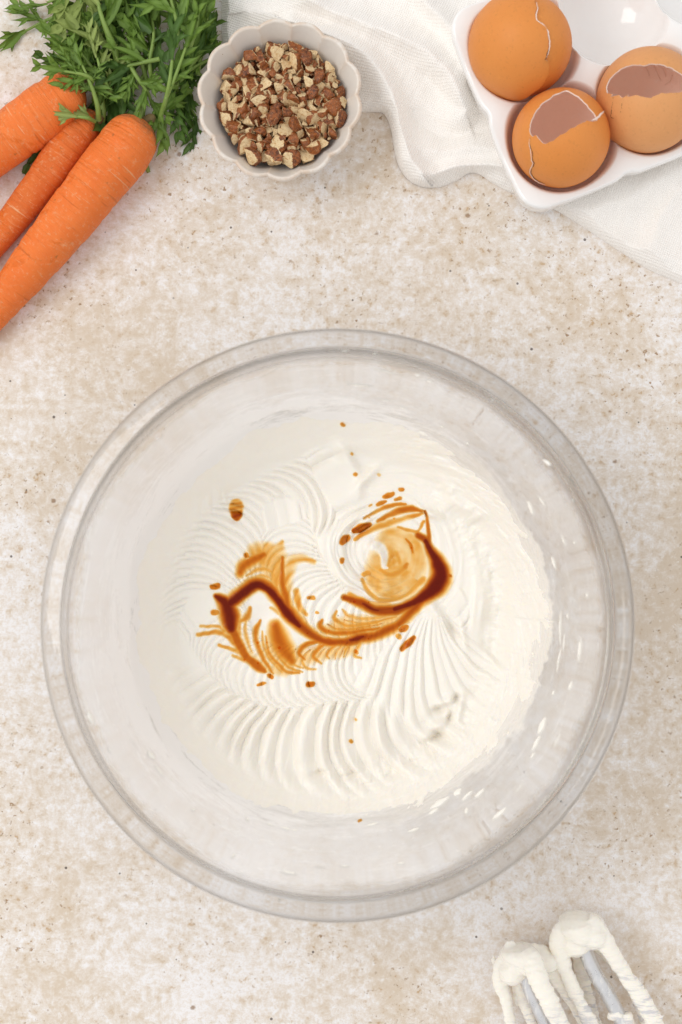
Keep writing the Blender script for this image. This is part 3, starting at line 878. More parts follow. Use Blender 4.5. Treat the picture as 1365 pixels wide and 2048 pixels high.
# normals of the frosting for lifting the film
def grid_normals(P):
    du = np.roll(P, -1, 1) - np.roll(P, 1, 1); dv = np.gradient(P, axis=0)
    n = np.cross(du, dv); n /= np.linalg.norm(n, axis=-1)[..., None] + 1e-12
    n[n[..., 2] < 0] *= -1
    return n
FN = grid_normals(FV)
def film_mesh(name, den, thick=.05, mat='vanilla', thr=.03):
    f = den.ravel()
    keep = f[QFACE].max(1) > thr
    fc = QFACE[keep]
    ids, inv = np.unique(fc, return_inverse=True)
    fc = inv.reshape(-1, 4)
    lift = (.012 + thick * np.clip(f[ids], 0, 1))[:, None]
    v = FV.reshape(-1, 3)[ids] + FN.reshape(-1, 3)[ids] * lift
    c = v.mean(0)
    return mk(name, v, fc, M[mat], origin=(c[0], c[1], c[2]), attrs={'stain': f[ids]})
# ------ single drops
DROPS = [
 ('tall half amber drop at the upper left of the frosting', [(473, 1010, 14), (473, 1016, 17), (473, 1028, 14)], None),
 ('small oval drop left of the dark left pool', [(424, 1173, 6), (434, 1172, 7), (439, 1171, 3)], .55),
 ('small round drop below and left of the dark left pool', [(427, 1225, 6), (434, 1226, 6)], .45),
 ('tiny drop touching the top of the upper left smear', [(493, 1108, 6), (494, 1112, 6)], .5),
 ('largest oval drop above left of the white swirl', [(709, 1062, 7), (724, 1055, 10), (740, 1050, 6)], .72),
 ('slanted oval drop on the left rim of the swirl', [(684, 1085, 6), (692, 1077, 9), (696, 1073, 5)], .6),
 ('round drop low on the left rim of the swirl', [(684, 1119, 6), (684, 1123, 5)], .5),
 ('oval drop topmost above the swirl strokes', [(770, 993, 5), (778, 990, 7), (786, 987, 5)], .5),
 ('small drop rightmost above the swirl strokes', [(800, 979, 4), (806, 979, 4)], .45),
 ('small drop between the two topmost drops and the strokes', [(791, 999, 4), (800, 996, 5)], .45),
 ('oval drop at the left end of the top swirl strokes', [(757, 1009, 5), (764, 1006, 6), (771, 1003, 4)], .5),
 ('tiny drop left of the top swirl strokes', [(741, 1012, 3), (744, 1010, 3.5)], .35),
 ('long slanted drop below the right tail of the vanilla', [(805, 1298, 7), (815, 1287, 9), (826, 1275, 6)], .68),
 ('oval drop nearest under the right tail of the vanilla', [(802, 1260, 6), (810, 1257, 8), (816, 1254, 4)], .55),
 ('pale round drop left of the long slanted drop', [(797, 1271, 6), (799, 1273, 6)], .33),
 ('ring shaped drop at the tip of the lower smears', [(711, 1302, 5), (713, 1304, 5)], .4),
 ('round drop alone on the ridges below the vanilla', [(616, 1370, 7), (624, 1369, 7)], .55),
 ('thin slanted streak left of the lone lower drop', [(517, 1370, 3), (526, 1368, 4), (533, 1366, 2)], .45),
 ('drop at the lower end of the left tail', [(540, 1351, 6), (545, 1353, 5)], .58),
 ('speck in the lower middle ridges', [(701, 1482, 4), (703, 1484, 4)], .4),
 ('speck above the lower middle speck', [(712, 1439, 3.2), (713, 1440, 3)], .3),
 ('amber drop near the back edge of the frosting', [(685, 853, 4.5), (687, 854, 4)], .5),
 ('upper drop of the pair on the smooth frosting', [(704, 907, 3.2), (705, 909, 3)], .35),
 ('lower drop of the pair on the smooth frosting', [(711, 949, 4.5), (713, 950, 4)], .45),
 ('faint drop right of the pair on the smooth frosting', [(757, 949, 4), (759, 950, 4)], .2),
 ('drop on the ridges left of the swirl', [(619, 1196, 5), (627, 1196, 5)], .42),
 ('tiny drop below the one on the left ridges', [(635, 1224, 3.5), (637, 1225, 3)], .35),
 ('amber speck on the front wall of the bowl', [(716, 1624, 3), (722, 1622, 3)], .4),
]
TAKEN = np.zeros_like(PX)
for lab, pts, st in DROPS:
    f = sstep(0, .38, path_field(pts))
    if st is None:
        den = f * (.26 + .16 * sstep(.3, .7, np.sin(PY * .75 + PX * .12) * .5 + .5) + .40 * sstep(1022, 1028, PY + .15 * (PX - 473)))
    else:
        den = f * st * (.9 + .3 * fbm(PX / 8, PY / 8, 150, 2))
    den = np.clip(den, 0, 1)
    TAKEN = np.maximum(TAKEN, f)
    if (den > .05).sum() < 12: continue
    d = film_mesh('vanilla_drop', den, .05)
    tag(d, 'amber vanilla: ' + lab if len(lab.split()) < 15 else lab, 'vanilla drop', 'vanilla drops on the frosting')
van = film_mesh('vanilla_extract', np.where(TAKEN > .02, 0, DEN), .06)
tag(van, 'brown vanilla extract streaked in dark pools across the white frosting', 'vanilla extract')
# tiny bubbles on the vanilla
def frost_at(px, py):
    i = np.argmin((PX - px) ** 2 + (PY - py) ** 2)
    return FV.reshape(-1, 3)[i] + FN.reshape(-1, 3)[i] * .05
for bx, by, br in ((516, 1286, 2.6), (534, 1285, 1.8), (489, 1320, 2.4), (517, 1326, 2.2), (711, 1302, 4.2), (709, 1203, 2.6), (739, 1037, 2.0), (788, 1037, 2.4), (823, 1096, 2.2), (615, 1266, 1.6), (658, 1261, 1.8), (738, 1204, 1.6), (737, 1277, 1.8), (724, 1054, 1.4), (559, 1296, 3.0)):
    p = frost_at(bx, by); Vs, Fs = ico(1)
    mk('bubble', p + Vs * np.array([1, 1, .6]) * br * S(3.4), Fs, M['vanilla'], van, attrs={'stain': np.full(len(Vs), .16)})
# ------------------------------------------------------------------ carrots
def carrot_root(parent, axis_px, radii_px, seed, zc=None):
    """axis_px from the crown to the tip; radii in photo px"""
    A = smooth_poly([(x, y, r) for (x, y), r in zip(axis_px, radii_px)], 14)
    z0 = 1.2
    P = []; R = []
    for x, y, r in A:
        rc = r * S(z0); zz = max(rc * .97, .2)
        P.append(W(x, y, zz)); R.append(r * S(zz))
    P = np.array(P); R = np.array(R)
    seg = np.r_[0, np.cumsum(np.linalg.norm(np.diff(P, axis=0), axis=1))]
    L = seg[-1]
    # crown and tip are rounded off
    s = np.r_[np.linspace(0, .9, 26) ** 1.6 * .9, np.linspace(.92, L, 300)]
    P2 = np.stack([np.interp(s, seg, P[:, k]) for k in range(3)], 1); R2 = np.interp(s, seg, R)
    r0 = R2[0]; dome = .95
    R2 = R2 * np.where(s < dome, np.sqrt(np.clip(1 - (1 - s / dome) ** 2.3, .012, 1)), 1)
    n = 72
    T = np.gradient(P2, axis=0); T /= np.linalg.norm(T, axis=1)[:, None]
    B = np.cross(T, (0, 0, 1)); B /= np.linalg.norm(B, axis=1)[:, None]; N = np.cross(B, T)
    a = np.linspace(0, 2 * math.pi, n, endpoint=False)
    ss, aa_ = np.meshgrid(s, a, indexing='ij')
    ca, sa = np.cos(aa_), np.sin(aa_)
    wob = 1 + .035 * fbm(ss * .35 + seed, ca * 1.2 + 9, seed, 3) + .03 * fbm(ca * 1.1 + seed * 3, sa * 1.1 + ss * .2, seed + 3, 2)
    ringp = vn(ss * 2.6 + seed, ca * .9, seed + 7)
    wob -= .042 * np.clip(ringp - .18, 0, 1) / .3
    wob += .010 * fbm(ss * 4, aa_ * 3, seed + 8, 3)
    RR = R2[:, None] * wob
    V = P2[:, None, :] + RR[..., None] * (ca[..., None] * B[:, None, :] + sa[..., None] * N[:, None, :])
    V[..., 2] = np.maximum(V[..., 2], .01 + .002 * ca)
    F = [tuple(f) for f in grid_faces(len(s), n, True)] + [tuple(range(n)), tuple(reversed(range((len(s) - 1) * n, len(s) * n)))]
    crown = np.clip(1 - (ss / 1.0 + .5 * vn(aa_ * 2, ss * 2, seed)), 0, 1) ** 1.3
    root = mk('root', V.reshape(-1, 3), F, M['carrot_thin' if seed == 9 else 'carrot'], parent, uv=np.stack([aa_ * r0 * 1.0 + seed * 5, ss], -1).reshape(-1, 2), attrs={'crown': crown.ravel()})
    return P2[0], T[0]

def lay_tube(px_pts, r_px, name, mat, parent, seg=8):
    P = smooth_poly([(*W(x, y, z),) for x, y, z in px_pts], 8)
    r = np.interp(np.linspace(0, 1, len(P)), np.linspace(0, 1, len(r_px)), r_px) * S(1.0)
    V, F = tube(P, r, seg)
    return mk(name, V, F, mat, parent)

# ---- leaf shapes, shared between leaflets
def leaf_mesh(seed, npairs, spread, wide):
    """flat lobed blade 1 cm long, stalk at the origin, pointing along +x; pinnate lobes with pointed tips"""
    rg = random.Random(seed)
    V = []; F = []; A = []
    def lobe(x0, y0, ang, L, wd, lift, n=7):
        b = len(V); bend = rg.uniform(-.35, .35); tw = rg.uniform(-.3, .3)
        x, y, a = x0, y0, ang
        for i in range(n + 1):
            t = i / n
            hw = wd * (math.sin(math.pi * min(1, (t * .78 + .20))) ** .9) * (1 - t ** 4)
            if i == n: hw = .002
            # small side teeth
            tooth = 1 + (.18 if i == n - 3 else 0)
            z = lift * t + .05 * math.sin(t * 3 + seed) - .05 * t * t
            nx, ny = -math.sin(a), math.cos(a)
            V.append((x + nx * hw * tooth, y + ny * hw * tooth, z + hw * (.38 + tw * t))); V.append((x, y, z)); V.append((x - nx * hw * tooth, y - ny * hw * tooth, z + hw * (.38 - tw * t)))
            A.extend([0, 1, 0])
            if i < n:
                k = b + 3 * i
                F.append((k, k + 1, k + 4, k + 3)); F.append((k + 1, k + 2, k + 5, k + 4))
            x += math.cos(a) * L / n; y += math.sin(a) * L / n; a += bend / n
    lobe(0, 0, rg.uniform(-.1, .1), 1.0, .085 * wide, rg.uniform(-.05, .15), 9)
    for p in range(npairs):
        t = .14 + .62 * p / max(1, npairs - 1)
        for sd in (-1, 1):
            L = (.74 - .50 * abs(t - .22) * 1.2) * rg.uniform(.8, 1.15)
            lobe(t + rg.uniform(-.03, .03), 0, sd * (spread + rg.uniform(-.12, .12)) * (1 - .25 * t), L, .085 * wide * rg.uniform(.8, 1.2), rg.uniform(-.08, .16))
            if L > .5 and p == 0:
                lobe(t + math.cos(spread) * L * .35, sd * math.sin(spread) * L * .35, sd * (spread + .55), L * .5, .05 * wide, rg.uniform(-.05, .12), 5)
    me = bpy.data.meshes.new('leaflet')
    me.from_pydata([tuple(c * .01 for c in v) for v in V], [], F)
    me.polygons.foreach_set('use_smooth', np.ones(len(F), bool))
    at = me.attributes.new('vein', 'FLOAT', 'POINT'); at.data.foreach_set('value', np.array(A, np.float32))
    return me
LEAVES = {}
for tone in range(3):
    LEAVES[tone] = []
for k, (np_, sp, wd) in enumerate(((2, .60, 1.15), (3, .52, 1.0), (2, .45, 1.35), (3, .62, .95), (2, .5, 1.4), (2, .36, 1.1))):
    base = leaf_mesh(100 + k, np_, sp, wd)
    for tone in range(3):
        me = base.copy(); me.materials.append(M['leaf%d' % tone]); LEAVES[tone].append(me)

def frond(parent, pts, leaves, tone, rg, r_px=(5.5, 3.5, 2.5), stalk='stalk', leaf_parent_stalk=False, size=1.0):
    """pts: (px, py, z) base -> tip; leaves: number of leaflets along the outer part"""
    st = lay_tube(pts, r_px, stalk, M['stem'], parent)
    host = st if leaf_parent_stalk else parent
    off = wloc(host)
    P = smooth_poly([W(x, y, z) for x, y, z in pts], 10)
    L = np.r_[0, np.cumsum(np.linalg.norm(np.diff(P, axis=0), axis=1))]; Lt = L[-1]
    t0 = .25
    for i in range(leaves):
        t = 1.0 if i == leaves - 1 else t0 + (1 - t0) * (i / max(1, leaves - 1)) ** .9
        p = np.array([np.interp(t * Lt, L, P[:, c]) for c in range(3)])
        p1 = np.array([np.interp(min(Lt, t * Lt + .2), L, P[:, c]) for c in range(3)]); p0 = np.array([np.interp(max(0, t * Lt - .3), L, P[:, c]) for c in range(3)])
        h = math.atan2(p1[1] - p0[1], p1[0] - p0[0])
        sd = 1 if i % 2 else -1
        if i != leaves - 1: h += sd * rg.uniform(.35, .95)
        sz = size * rg.uniform(1.5, 2.4) * (1.15 if i == leaves - 1 else (1 - .25 * abs(t - .6)))
        tn = tone if rg.random() < .78 else rg.choice((0, 1, 1))
        k_ = S(p[2])
        def hits_bowl(h, sz): return [math.hypot(p[0] / k_ + 682.5 + f_ * sz * math.cos(h + w_) / k_ - 561, 1024 - p[1] / k_ - f_ * sz * math.sin(h + w_) / k_ - 204) < 166 or p[0] / k_ + 682.5 + f_ * sz * math.cos(h + w_) / k_ > 456 for f_ in (.4, .7, 1.0) for w_ in (-.4, 0, .4)]
        tries = 0
        while any(hits_bowl(h, sz)) and tries < 8:
            tries += 1; sz *= .9; h += .28 * (1 if math.sin(h) > -.2 and math.cos(h) > -.9 else -1)
        if any(hits_bowl(h, sz)): continue
        o = bpy.data.objects.new('leaflet', rg.choice(LEAVES[tn]))
        COL.objects.link(o); o.parent = host
        m = Matrix.Translation(Vector(p * .01 - off)) @ Matrix.Rotation(h, 4, 'Z') @ Matrix.Rotation(rg.uniform(-.22, .12), 4, 'Y') @ Matrix.Rotation(rg.uniform(-.7, .7), 4, 'X')
        o.matrix_basis = m @ Matrix.Diagonal((sz, sz * rg.uniform(.7, 1.05), sz * rg.uniform(.8, 1.6), 1))

rg = random.Random(5)
c1 = thing('carrot', 'thick orange carrot at the far left with a browned flat crown', 'carrot', W(60, 240))
p, _ = carrot_root(c1, [(162, 170), (123, 198), (75, 234), (19, 276), (-61, 336), (-200, 440), (-300, 515)], [42, 52, 55, 52, 47, 36, 12], 3)
lay_tube([(158, 182, 1.25), (176, 166, 1.35), (188, 150, 1.3)], (13, 11, 7), 'stalk_stub', M['crown'], c1)
frond(c1, [(160, 176, 1.7), (185, 163, 2.3), (170, 150, 2.7), (128, 142, 2.75)], 4, 1, rg, (5, 4, 2.5), 'stalk', True, .75)

c2 = thing('carrot', 'thin scuffed orange carrot lying between two thicker carrots', 'carrot', W(100, 370))
carrot_root(c2, [(192, 224), (145, 281), (92, 354), (32, 433), (-30, 511), (-110, 615)], [30, 38, 36, 31, 25, 8], 9)
lay_tube([(182, 252, .95), (196, 240, 1.1), (204, 232, 1.1)], (12, 11, 7), 'stalk_stub', M['crown'], c2)
frond(c2, [(190, 243, 1.6), (175, 236, 2.1), (155, 233, 2.15)], 2, 2, rg, (4, 4, 3), 'stalk', True, .62)
frond(c2, [(198, 240, 1.3), (196, 215, 1.8), (188, 185, 2.2), (178, 160, 2.5), (165, 130, 2.6)], 5, 1, rg, (6, 5, 3.5, 2.5), 'stalk', True, .8)
lay_tube([(203, 255, .8), (206, 225, 1.0), (202, 195, 1.2)], (6, 7, 7), 'stalk', M['stem'], c2)

c3 = thing('carrot', 'longest smooth orange carrot, rightmost of the three', 'carrot', W(140, 440))
carrot_root(c3, [(288, 242), (248, 300), (205, 354), (143, 432), (81, 510), (15, 592), (-60, 680), (-140, 770)], [46, 57, 56, 53, 47, 38, 28, 9], 15)
lay_tube([(290, 245, 1.2), (304, 236, 1.25), (310, 234, 1.2)], (12, 10, 5), 'stalk_stub', M['crown'], c3)
frond(c3, [(316, 255, .7), (324, 225, 1.4), (333, 195, 2.3), (340, 160, 2.9), (345, 120, 3.0)], 3, 0, rg, (5, 5, 4, 3), 'stalk', True, 1.05)
frond(c3, [(332, 198, 2.3), (352, 150, 2.9), (372, 95, 3.0)], 2, 1, rg, (4, 3.5, 2.5), 'side_stalk', True, 1.1)
lay_tube([(283, 235, 1.0), (287, 205, 1.2), (292, 175, 1.4)], (7, 7, 6), 'stalk', M['stem'], c3)
lay_tube([(288, 318, .35), (294, 335, .25), (298, 345, .2)], (6, 5, 4), 'stalk', M['stem'], c3)

# ---- loose fronds heaped above the carrots
FR = [
 ('flat green frond pointing left, leftmost tip of the carrot tops', [(200, -10, .5), (140, 22, .6), (90, 42, .4), (52, 62, .25)], 4, 1, .8),
 ('curling green frond above the leftmost tip', [(185, -50, .8), (140, -15, 1.0), (95, 5, .7)], 3, 1, .65),
 ('pale wilted frond with a long bare stalk hanging down in front', [(240, 202, .9), (237, 150, 1.4), (230, 100, 1.9), (214, 62, 2.3), (200, 20, 2.5), (190, -25, 2.4)], 5, 2, 1.1),
 ('pale frond hanging at the top edge left of the gap', [(150, -70, 1.6), (160, -20, 1.8), (165, 25, 1.6)], 4, 2, 1.2),
 ('green frond at the top edge beside the pale wilted frond', [(205, -80, 1.2), (200, -20, 1.4), (205, 40, 1.0), (212, 90, .8)], 5, 1, 1.2),
 ('dark green frond drooping above the small gap in the leaves', [(250, -80, 1.6), (250, -10, 1.8), (244, 30, 1.2)], 6, 0, 1.0),
 ('dark crumpled frond behind the leftmost carrot crown', [(240, 170, .6), (200, 150, 1.0), (160, 135, 1.2), (128, 128, .8)], 6, 0, .75),
 ('mid green frond above the crown of the leftmost carrot', [(230, 190, .8), (195, 150, 1.6), (165, 110, 1.9), (150, 100, 1.6)], 5, 1, .7),
 ('yellowing thin frond in the middle of the left leaves', [(226, 190, 1.4), (205, 150, 2.2), (195, 115, 2.4)], 4, 2, .7),
 ('dark frond lying under the long bare stalk', [(250, 200, .5), (230, 160, .9), (215, 130, 1.2), (195, 110, 1.2)], 6, 0, 1.0),
 ('green frond with tips pointing down between the carrot crowns', [(270, 95, 1.4), (245, 140, 1.2), (235, 180, .7)], 5, 0, .9),
 ('dark narrow frond curling down to the left beside the right carrot', [(290, 150, .9), (262, 185, .6), (226, 228, .2)], 5, 0, .85),
 ('horizontal stalked frond across the middle of the leaves', [(320, 118, 2.2), (280, 126, 2.1), (245, 134, 1.8), (215, 140, 1.4)], 4, 0, 1.0),
 ('dense green frond right of the small gap', [(300, 180, .8), (285, 130, 1.4), (272, 85, 1.7), (268, 45, 1.6)], 5, 1, 1.1),
 ('green frond dropping in front of the tallest carrot stalk', [(255, 120, 1.8), (275, 155, 1.9), (296, 185, 1.5), (306, 215, .9)], 5, 1, 1.0),
 ('broad dark frond filling the centre of the leaves', [(312, 185, 1.0), (300, 130, 1.8), (308, 70, 2.0), (300, 20, 1.8)], 6, 0, 1.15),
 ('upright green frond at the top edge over the centre', [(330, 160, .8), (305, 90, 1.2), (290, 30, 1.4), (280, -30, 1.4)], 5, 1, 1.1),
 ('pale veined leaf hanging from the top edge over the right leaves', [(352, 95, 2.9), (356, 55, 3.1), (345, 10, 3.0), (335, -30, 2.8)], 4, 1, 1.3),
 ('dark frond under the right leaves near the nut bowl', [(340, 195, .6), (370, 150, 1.2), (400, 110, 1.6), (425, 85, 1.2)], 6, 0, 1.1),
 ('green frond reaching the rim of the scalloped bowl', [(340, 170, 1.0), (380, 140, 1.4), (412, 122, 1.2), (436, 112, .9)], 5, 1, 1.0),
 ('green frond along the right edge of the leaves', [(395, 150, 1.0), (405, 90, 1.5), (414, 35, 1.5), (408, -20, 1.3)], 6, 1, 1.15),
 ('pale ribbed leaf near the right edge of the leaves', [(380, 95, 2.6), (395, 50, 2.8), (400, 0, 2.6)], 4, 1, 1.2),
 ('dark frond at the top edge on the right', [(370, 140, .8), (380, 70, 1.2), (385, 10, 1.4), (380, -50, 1.4)], 6, 0, 1.15),
 ('drooping dark frond pointing down right to the scalloped bowl', [(325, 150, 1.0), (350, 175, .8), (372, 205, .4), (392, 232, .2)], 5, 0, 1.0),
 ('small dark frond pointing right below the leaves', [(335, 165, .7), (362, 172, .6), (384, 188, .3)], 4, 0, .8),
 ('dark frond tucked at the bottom of the right leaves', [(360, 110, 1.0), (385, 135, .7), (405, 152, .4)], 5, 0, .9),
 ('green frond across the upper middle of the leaves', [(340, 30, 1.0), (300, 20, 1.6), (265, 25, 1.6)], 6, 1, 1.0),
 ('dark leaf showing between the leftmost and thin carrots', [(150, 215, .3), (120, 250, .3), (96, 285, .2)], 3, 0, .8),
]
for lab, pts, nl, tone, sz in FR:
    t_ = thing('carrot_frond', lab, 'carrot frond', W(pts[0][0], pts[0][1], 0), 'loose fronds of carrot greens')
    frond(t_, pts, nl, tone, rg, (5, 3.8, 2.5) if 'bare stalk' not in lab else (3, 5, 7, 6, 4, 3), size=sz)
# sparse rootlets on the skins are left to the material
# ------------------------------------------------------------------ scalloped bowl of chopped pecans
NC = W(561, 204, 2.6)[:2]
NB = 14
def scallop(prof, wts, seg=520):
    a = np.linspace(0, 2 * math.pi, seg, endpoint=False)
    f = np.abs(np.sin(NB * (a - .065) / 2)) ** .9
    irr = 1 + .012 * np.sin(a * 2 + 1) + .008 * np.sin(a * 3)
    P = np.asarray(prof); wt = np.asarray(wts)[:, None]
    r = P[:, 0, None] * irr * (.975 + wt * (.056 * f - .043))
    z = P[:, 1, None] + wt ** 2 * .06 * (f - .6) + 0 * a
    V = np.stack([NC[0] + r * np.cos(a), NC[1] + r * np.sin(a), z], -1)
    return V, a
pp = smooth_poly([(0.05, .55), (1.2, .56), (2.2, .78), (2.85, 1.45), (3.3, 2.25), (3.62, 2.95), (3.74, 3.14), (3.88, 3.10), (3.88, 2.9), (3.62, 2.3), (3.15, 1.4), (2.5, .55), (2.05, .12), (1.95, .0), (1.7, .0), (1.5, .12), (.05, .14)], 5)
wt = np.interp(pp[:, 0], [0, 1.5, 2.4, 3.5, 3.9], [0, 0, .45, 1, 1])
V, a = scallop(pp, wt)
F = [tuple(f) for f in grid_faces(len(pp), len(a), True)[:, ::-1]]
rim = np.exp(-((pp[:, 0] - 3.82) / .10) ** 2 - ((pp[:, 1] - 3.05) / .22) ** 2)
cusp = (1 - np.abs(np.sin(NB * (a - .065) / 2))) ** 3
att = np.clip(rim[:, None] + .45 * cusp[None, :] * np.clip(wt, 0, 1)[:, None], 0, 1)
nb = mk('scalloped_bowl', V.reshape(-1, 3), F, M['stoneware'], origin=(*NC, 0), attrs={'rim': att.ravel()})
tag(nb, 'small speckled cream stoneware bowl with a scalloped rim full of chopped nuts', 'bowl')

def nut_mesh(seed, skinny):
    rgn = np.random.default_rng(seed)
    Vs, Fs = ico(3)
    sc = rgn.uniform(.72, 1.25, 3); v = Vs * sc
    v *= (1 + .30 * fbm(Vs[:, 0] * 1.6 + seed, Vs[:, 1] * 1.6 + Vs[:, 2] * 1.1, seed, 3))[:, None]
    cut = np.zeros(len(v))
    for k in range(rgn.integers(3, 6)):
        n = rgn.normal(size=3); n /= np.linalg.norm(n)
        d = rgn.uniform(.22, .62)
        s = v @ n
        rough = d + .11 * fbm(v[:, 0] * 3.2 + k * 9, v[:, 1] * 3.2 + v[:, 2] * 2.1, seed + k, 3)
        m = s > rough
        v[m] -= ((s - rough)[m])[:, None] * n
        cut[m] = 1 if (k < 2 or rgn.random() < .30) else cut[m]
    mi = (cut[Fs].mean(1) < .5).astype(int)      # 1 = skin
    me = bpy.data.meshes.new('pecan_piece')
    me.from_pydata([tuple(x) for x in v * .01], [], [tuple(int(i) for i in f) for f in Fs])
    me.materials.append(M['flesh']); me.materials.append(M['skin'])
    me.polygons.foreach_set('material_index', mi.astype(np.int32))
    me.polygons.foreach_set('use_smooth', np.ones(len(Fs), bool))
    me.set_sharp_from_angle(angle=.6)
    SKINF[me.name] = mi.mean()
    return me
SKINF = {}
NUTS = [nut_mesh(300 + k, k % 4) for k in range(18)]
rgp = random.Random(21)
def heap_z(r): return 2.30 - .035 * r * r
placed = []
def drop(x, y, z, s, rot=None, me=None, label=None):
    me = me or rgp.choice(NUTS)
    o = bpy.data.objects.new('pecan_piece', me)
    if label is None:
        label = ('chopped pecan piece with brown skin' if SKINF[me.name] > .3 else 'pale chopped pecan piece with little skin') + ' in the heap filling the scalloped bowl'
    COL.objects.link(o)
    o.location = (x * .01, y * .01, z * .01)
    o.rotation_euler = rot or (rgp.uniform(0, 6.3), rgp.uniform(0, 6.3), rgp.uniform(0, 6.3))
    o.scale = (s,) * 3
    tag(o, label, 'chopped nut', 'chopped pecans heaped in the scalloped bowl')
    placed.append((x, y, s))
    return o
HC = W(564, 208, 2.2)[:2]
# big recognisable pieces first
BIG = [(549, 244, .50, 'largest bare brown pecan corner in the middle of the nut heap'), (616, 166, .52, 'broad dark pecan lump with pale rim, upper right of the nut heap'), (594, 252, .40, 'two toned pecan piece right of the bare brown corner'), (590, 126, .48, 'long pale pecan splinter near the back of the nut heap'),
       (583, 318, .42, 'rounded brown pecan end at the front of the nut heap'), (548, 318, .46, 'pale knobbly pecan piece at the front of the nut heap'), (505, 314, .46, 'long tan pecan piece at the front left of the nut heap'), (554, 110, .46, 'upright brown pecan piece at the back of the nut heap')]
for px, py, s, lab in BIG:
    p = W(px, py, 2.2)
    rr_ = math.hypot(p[0] - HC[0], p[1] - HC[1])
    drop(p[0], p[1], heap_z(min(rr_, 2.7)) + .28, s, label=lab)
n_try = 0
for smin, smax, cnt, dz, dens in ((.28, .46, 85, .10, .82), (.18, .30, 115, .13, .80), (.10, .18, 70, .17, .8)):
    c = 0; n_try = 0
    while c < cnt and n_try < 9000:
        n_try += 1
        r = 2.84 * math.sqrt(rgp.random()); th_ = rgp.uniform(0, 2 * math.pi)
        x_, y_ = HC[0] + r * math.cos(th_), HC[1] + r * math.sin(th_) * .97
        s = rgp.uniform(smin, smax)
        if all((x_ - a_) ** 2 + (y_ - b_) ** 2 > (dens * .72 * (s + s2)) ** 2 for a_, b_, s2 in placed):
            drop(x_, y_, heap_z(r) + dz + rgp.uniform(-.05, .14), s); c += 1
# bed of crumbs under and between the pieces
pl = Pile()
Vs, Fs = ico(1)
for k in range(420):
    r = 2.72 * math.sqrt(rgp.random()); th_ = rgp.uniform(0, 2 * math.pi); s = rgp.uniform(.05, .15)
    v = Vs * RNG.uniform(.6, 1.3, 3) + RNG.normal(size=Vs.shape) * .15
    c = np.array([HC[0] + r * math.cos(th_), HC[1] + r * math.sin(th_), heap_z(r) - .12 + rgp.uniform(-.12, .10)])
    pl.add(v * s + c, Fs, int(rgp.random() < .35))
r = np.linspace(0.01, 2.74, 14)[:, None]; a = np.linspace(0, 2 * math.pi, 60, endpoint=False)
V = np.stack([HC[0] + r * np.cos(a), HC[1] + r * np.sin(a), heap_z(r) - .30 + .05 * np.sin(a * 9 + r * 7)], -1).reshape(-1, 3)
pl.add(V, grid_faces(14, 60, True)[:, ::-1], 1)
cr = pl.build('pecan_crumbs', [M['flesh'], M['skin']], smooth=False, origin=(*HC, 1.2))
tag(cr, 'fine pecan crumbs between the chopped nuts in the scalloped bowl', 'nut crumbs', kind='stuff')
# ------------------------------------------------------------------ linen cloth
LB = smooth_poly([(436, -140, 0), (443, -20, 0), (447, 90, 0), (480, 165, 0), (600, 215, 0), (700, 224, 0), (755, 224, 0), (772, 232, 0), (783, 262, 0), (789, 300, 0), (799, 334, 0), (818, 360, 0), (845, 373, 0), (880, 374, 0), (912, 362, 0), (937, 347, 0), (958, 348, 0), (985, 366, 0), (1020, 384, 0), (1070, 400, 0), (1125, 428, 0), (1185, 466, 0), (1240, 503, 0), (1300, 540, 0), (1365, 568, 0), (1450, 602, 0), (1560, 640, 0), (1700, 690, 0)], 14)[:, :2]
# walk the edge evenly, joined to the far edge by straight threads
NA, NBk = 620, 300
L = np.r_[0, np.cumsum(np.hypot(*np.diff(LB, axis=0).T))]
u = np.linspace(0, L[-1], NA)
E = np.stack([np.interp(u, L, LB[:, 0]), np.interp(u, L, LB[:, 1])], 1)
far = np.stack([np.interp(np.linspace(0, 1, NA), [0, .3, .6, 1], [436, 700, 1150, 1700]), np.interp(np.linspace(0, 1, NA), [0, .3, 1], [-145, -260, -260])], 1)
t = np.linspace(0, 1, NBk) ** 1.25
CP = E[None] * (1 - t[:, None, None]) + far[None] * t[:, None, None]
cx_, cy_ = CP[..., 0], CP[..., 1]
dE = np.full(cx_.shape, 1e9)
_, _, dE, _ = near_path(cx_, cy_, LB[::3])
h = np.zeros_like(cx_)
wx = cx_ + 10 * fbm(cx_ / 90, cy_ / 90, 201, 3); wy = cy_ + 10 * fbm(cx_ / 90, cy_ / 90, 202, 3)
def fold(pts, amp, wl, wr, along=None):
    """a soft ridge along a line; widths differ left / right of it, ends fade"""
    global h
    P = smooth_poly([(x, y, 0) for x, y in pts], 8)
    s, n, d, Lh = near_path(wx, wy, P)
    wdt = np.where(n > 0, wr, wl) * .72
    q = d / wdt
    e = np.exp(-np.sqrt(q * q + .03) * 1.55 + .27)
    e = .5 * e + .5 * np.exp(-q * q)
    h = h + amp * e
fold([(560, -40), (640, 10), (720, 45), (800, 75), (860, 110), (905, 160), (930, 215)], 1.31, 34, 46)
fold([(585, 45), (655, 70), (720, 105), (768, 155), (798, 220), (806, 290), (845, 345)], 1.40, 26, 62)
fold([(815, 290), (880, 300), (950, 290), (1010, 300)], 0.61, 34, 40)
fold([(870, 345), (920, 330), (1000, 335), (1080, 370)], 0.73, 22, 24)
fold([(780, -60), (850, 0), (905, 60), (935, 130)], 1.05, 40, 30)
fold([(700, -60), (640, -10), (560, 20), (500, 25)], 0.44, 30, 50)
fold([(1080, 400), (1160, 420), (1250, 400), (1365, 330)], 0.46, 40, 50)
fold([(1290, 520), (1320, 440), (1360, 380)], 0.39, 26, 60)
fold([(1150, 440), (1250, 480), (1400, 540)], 0.28, 30, 40)
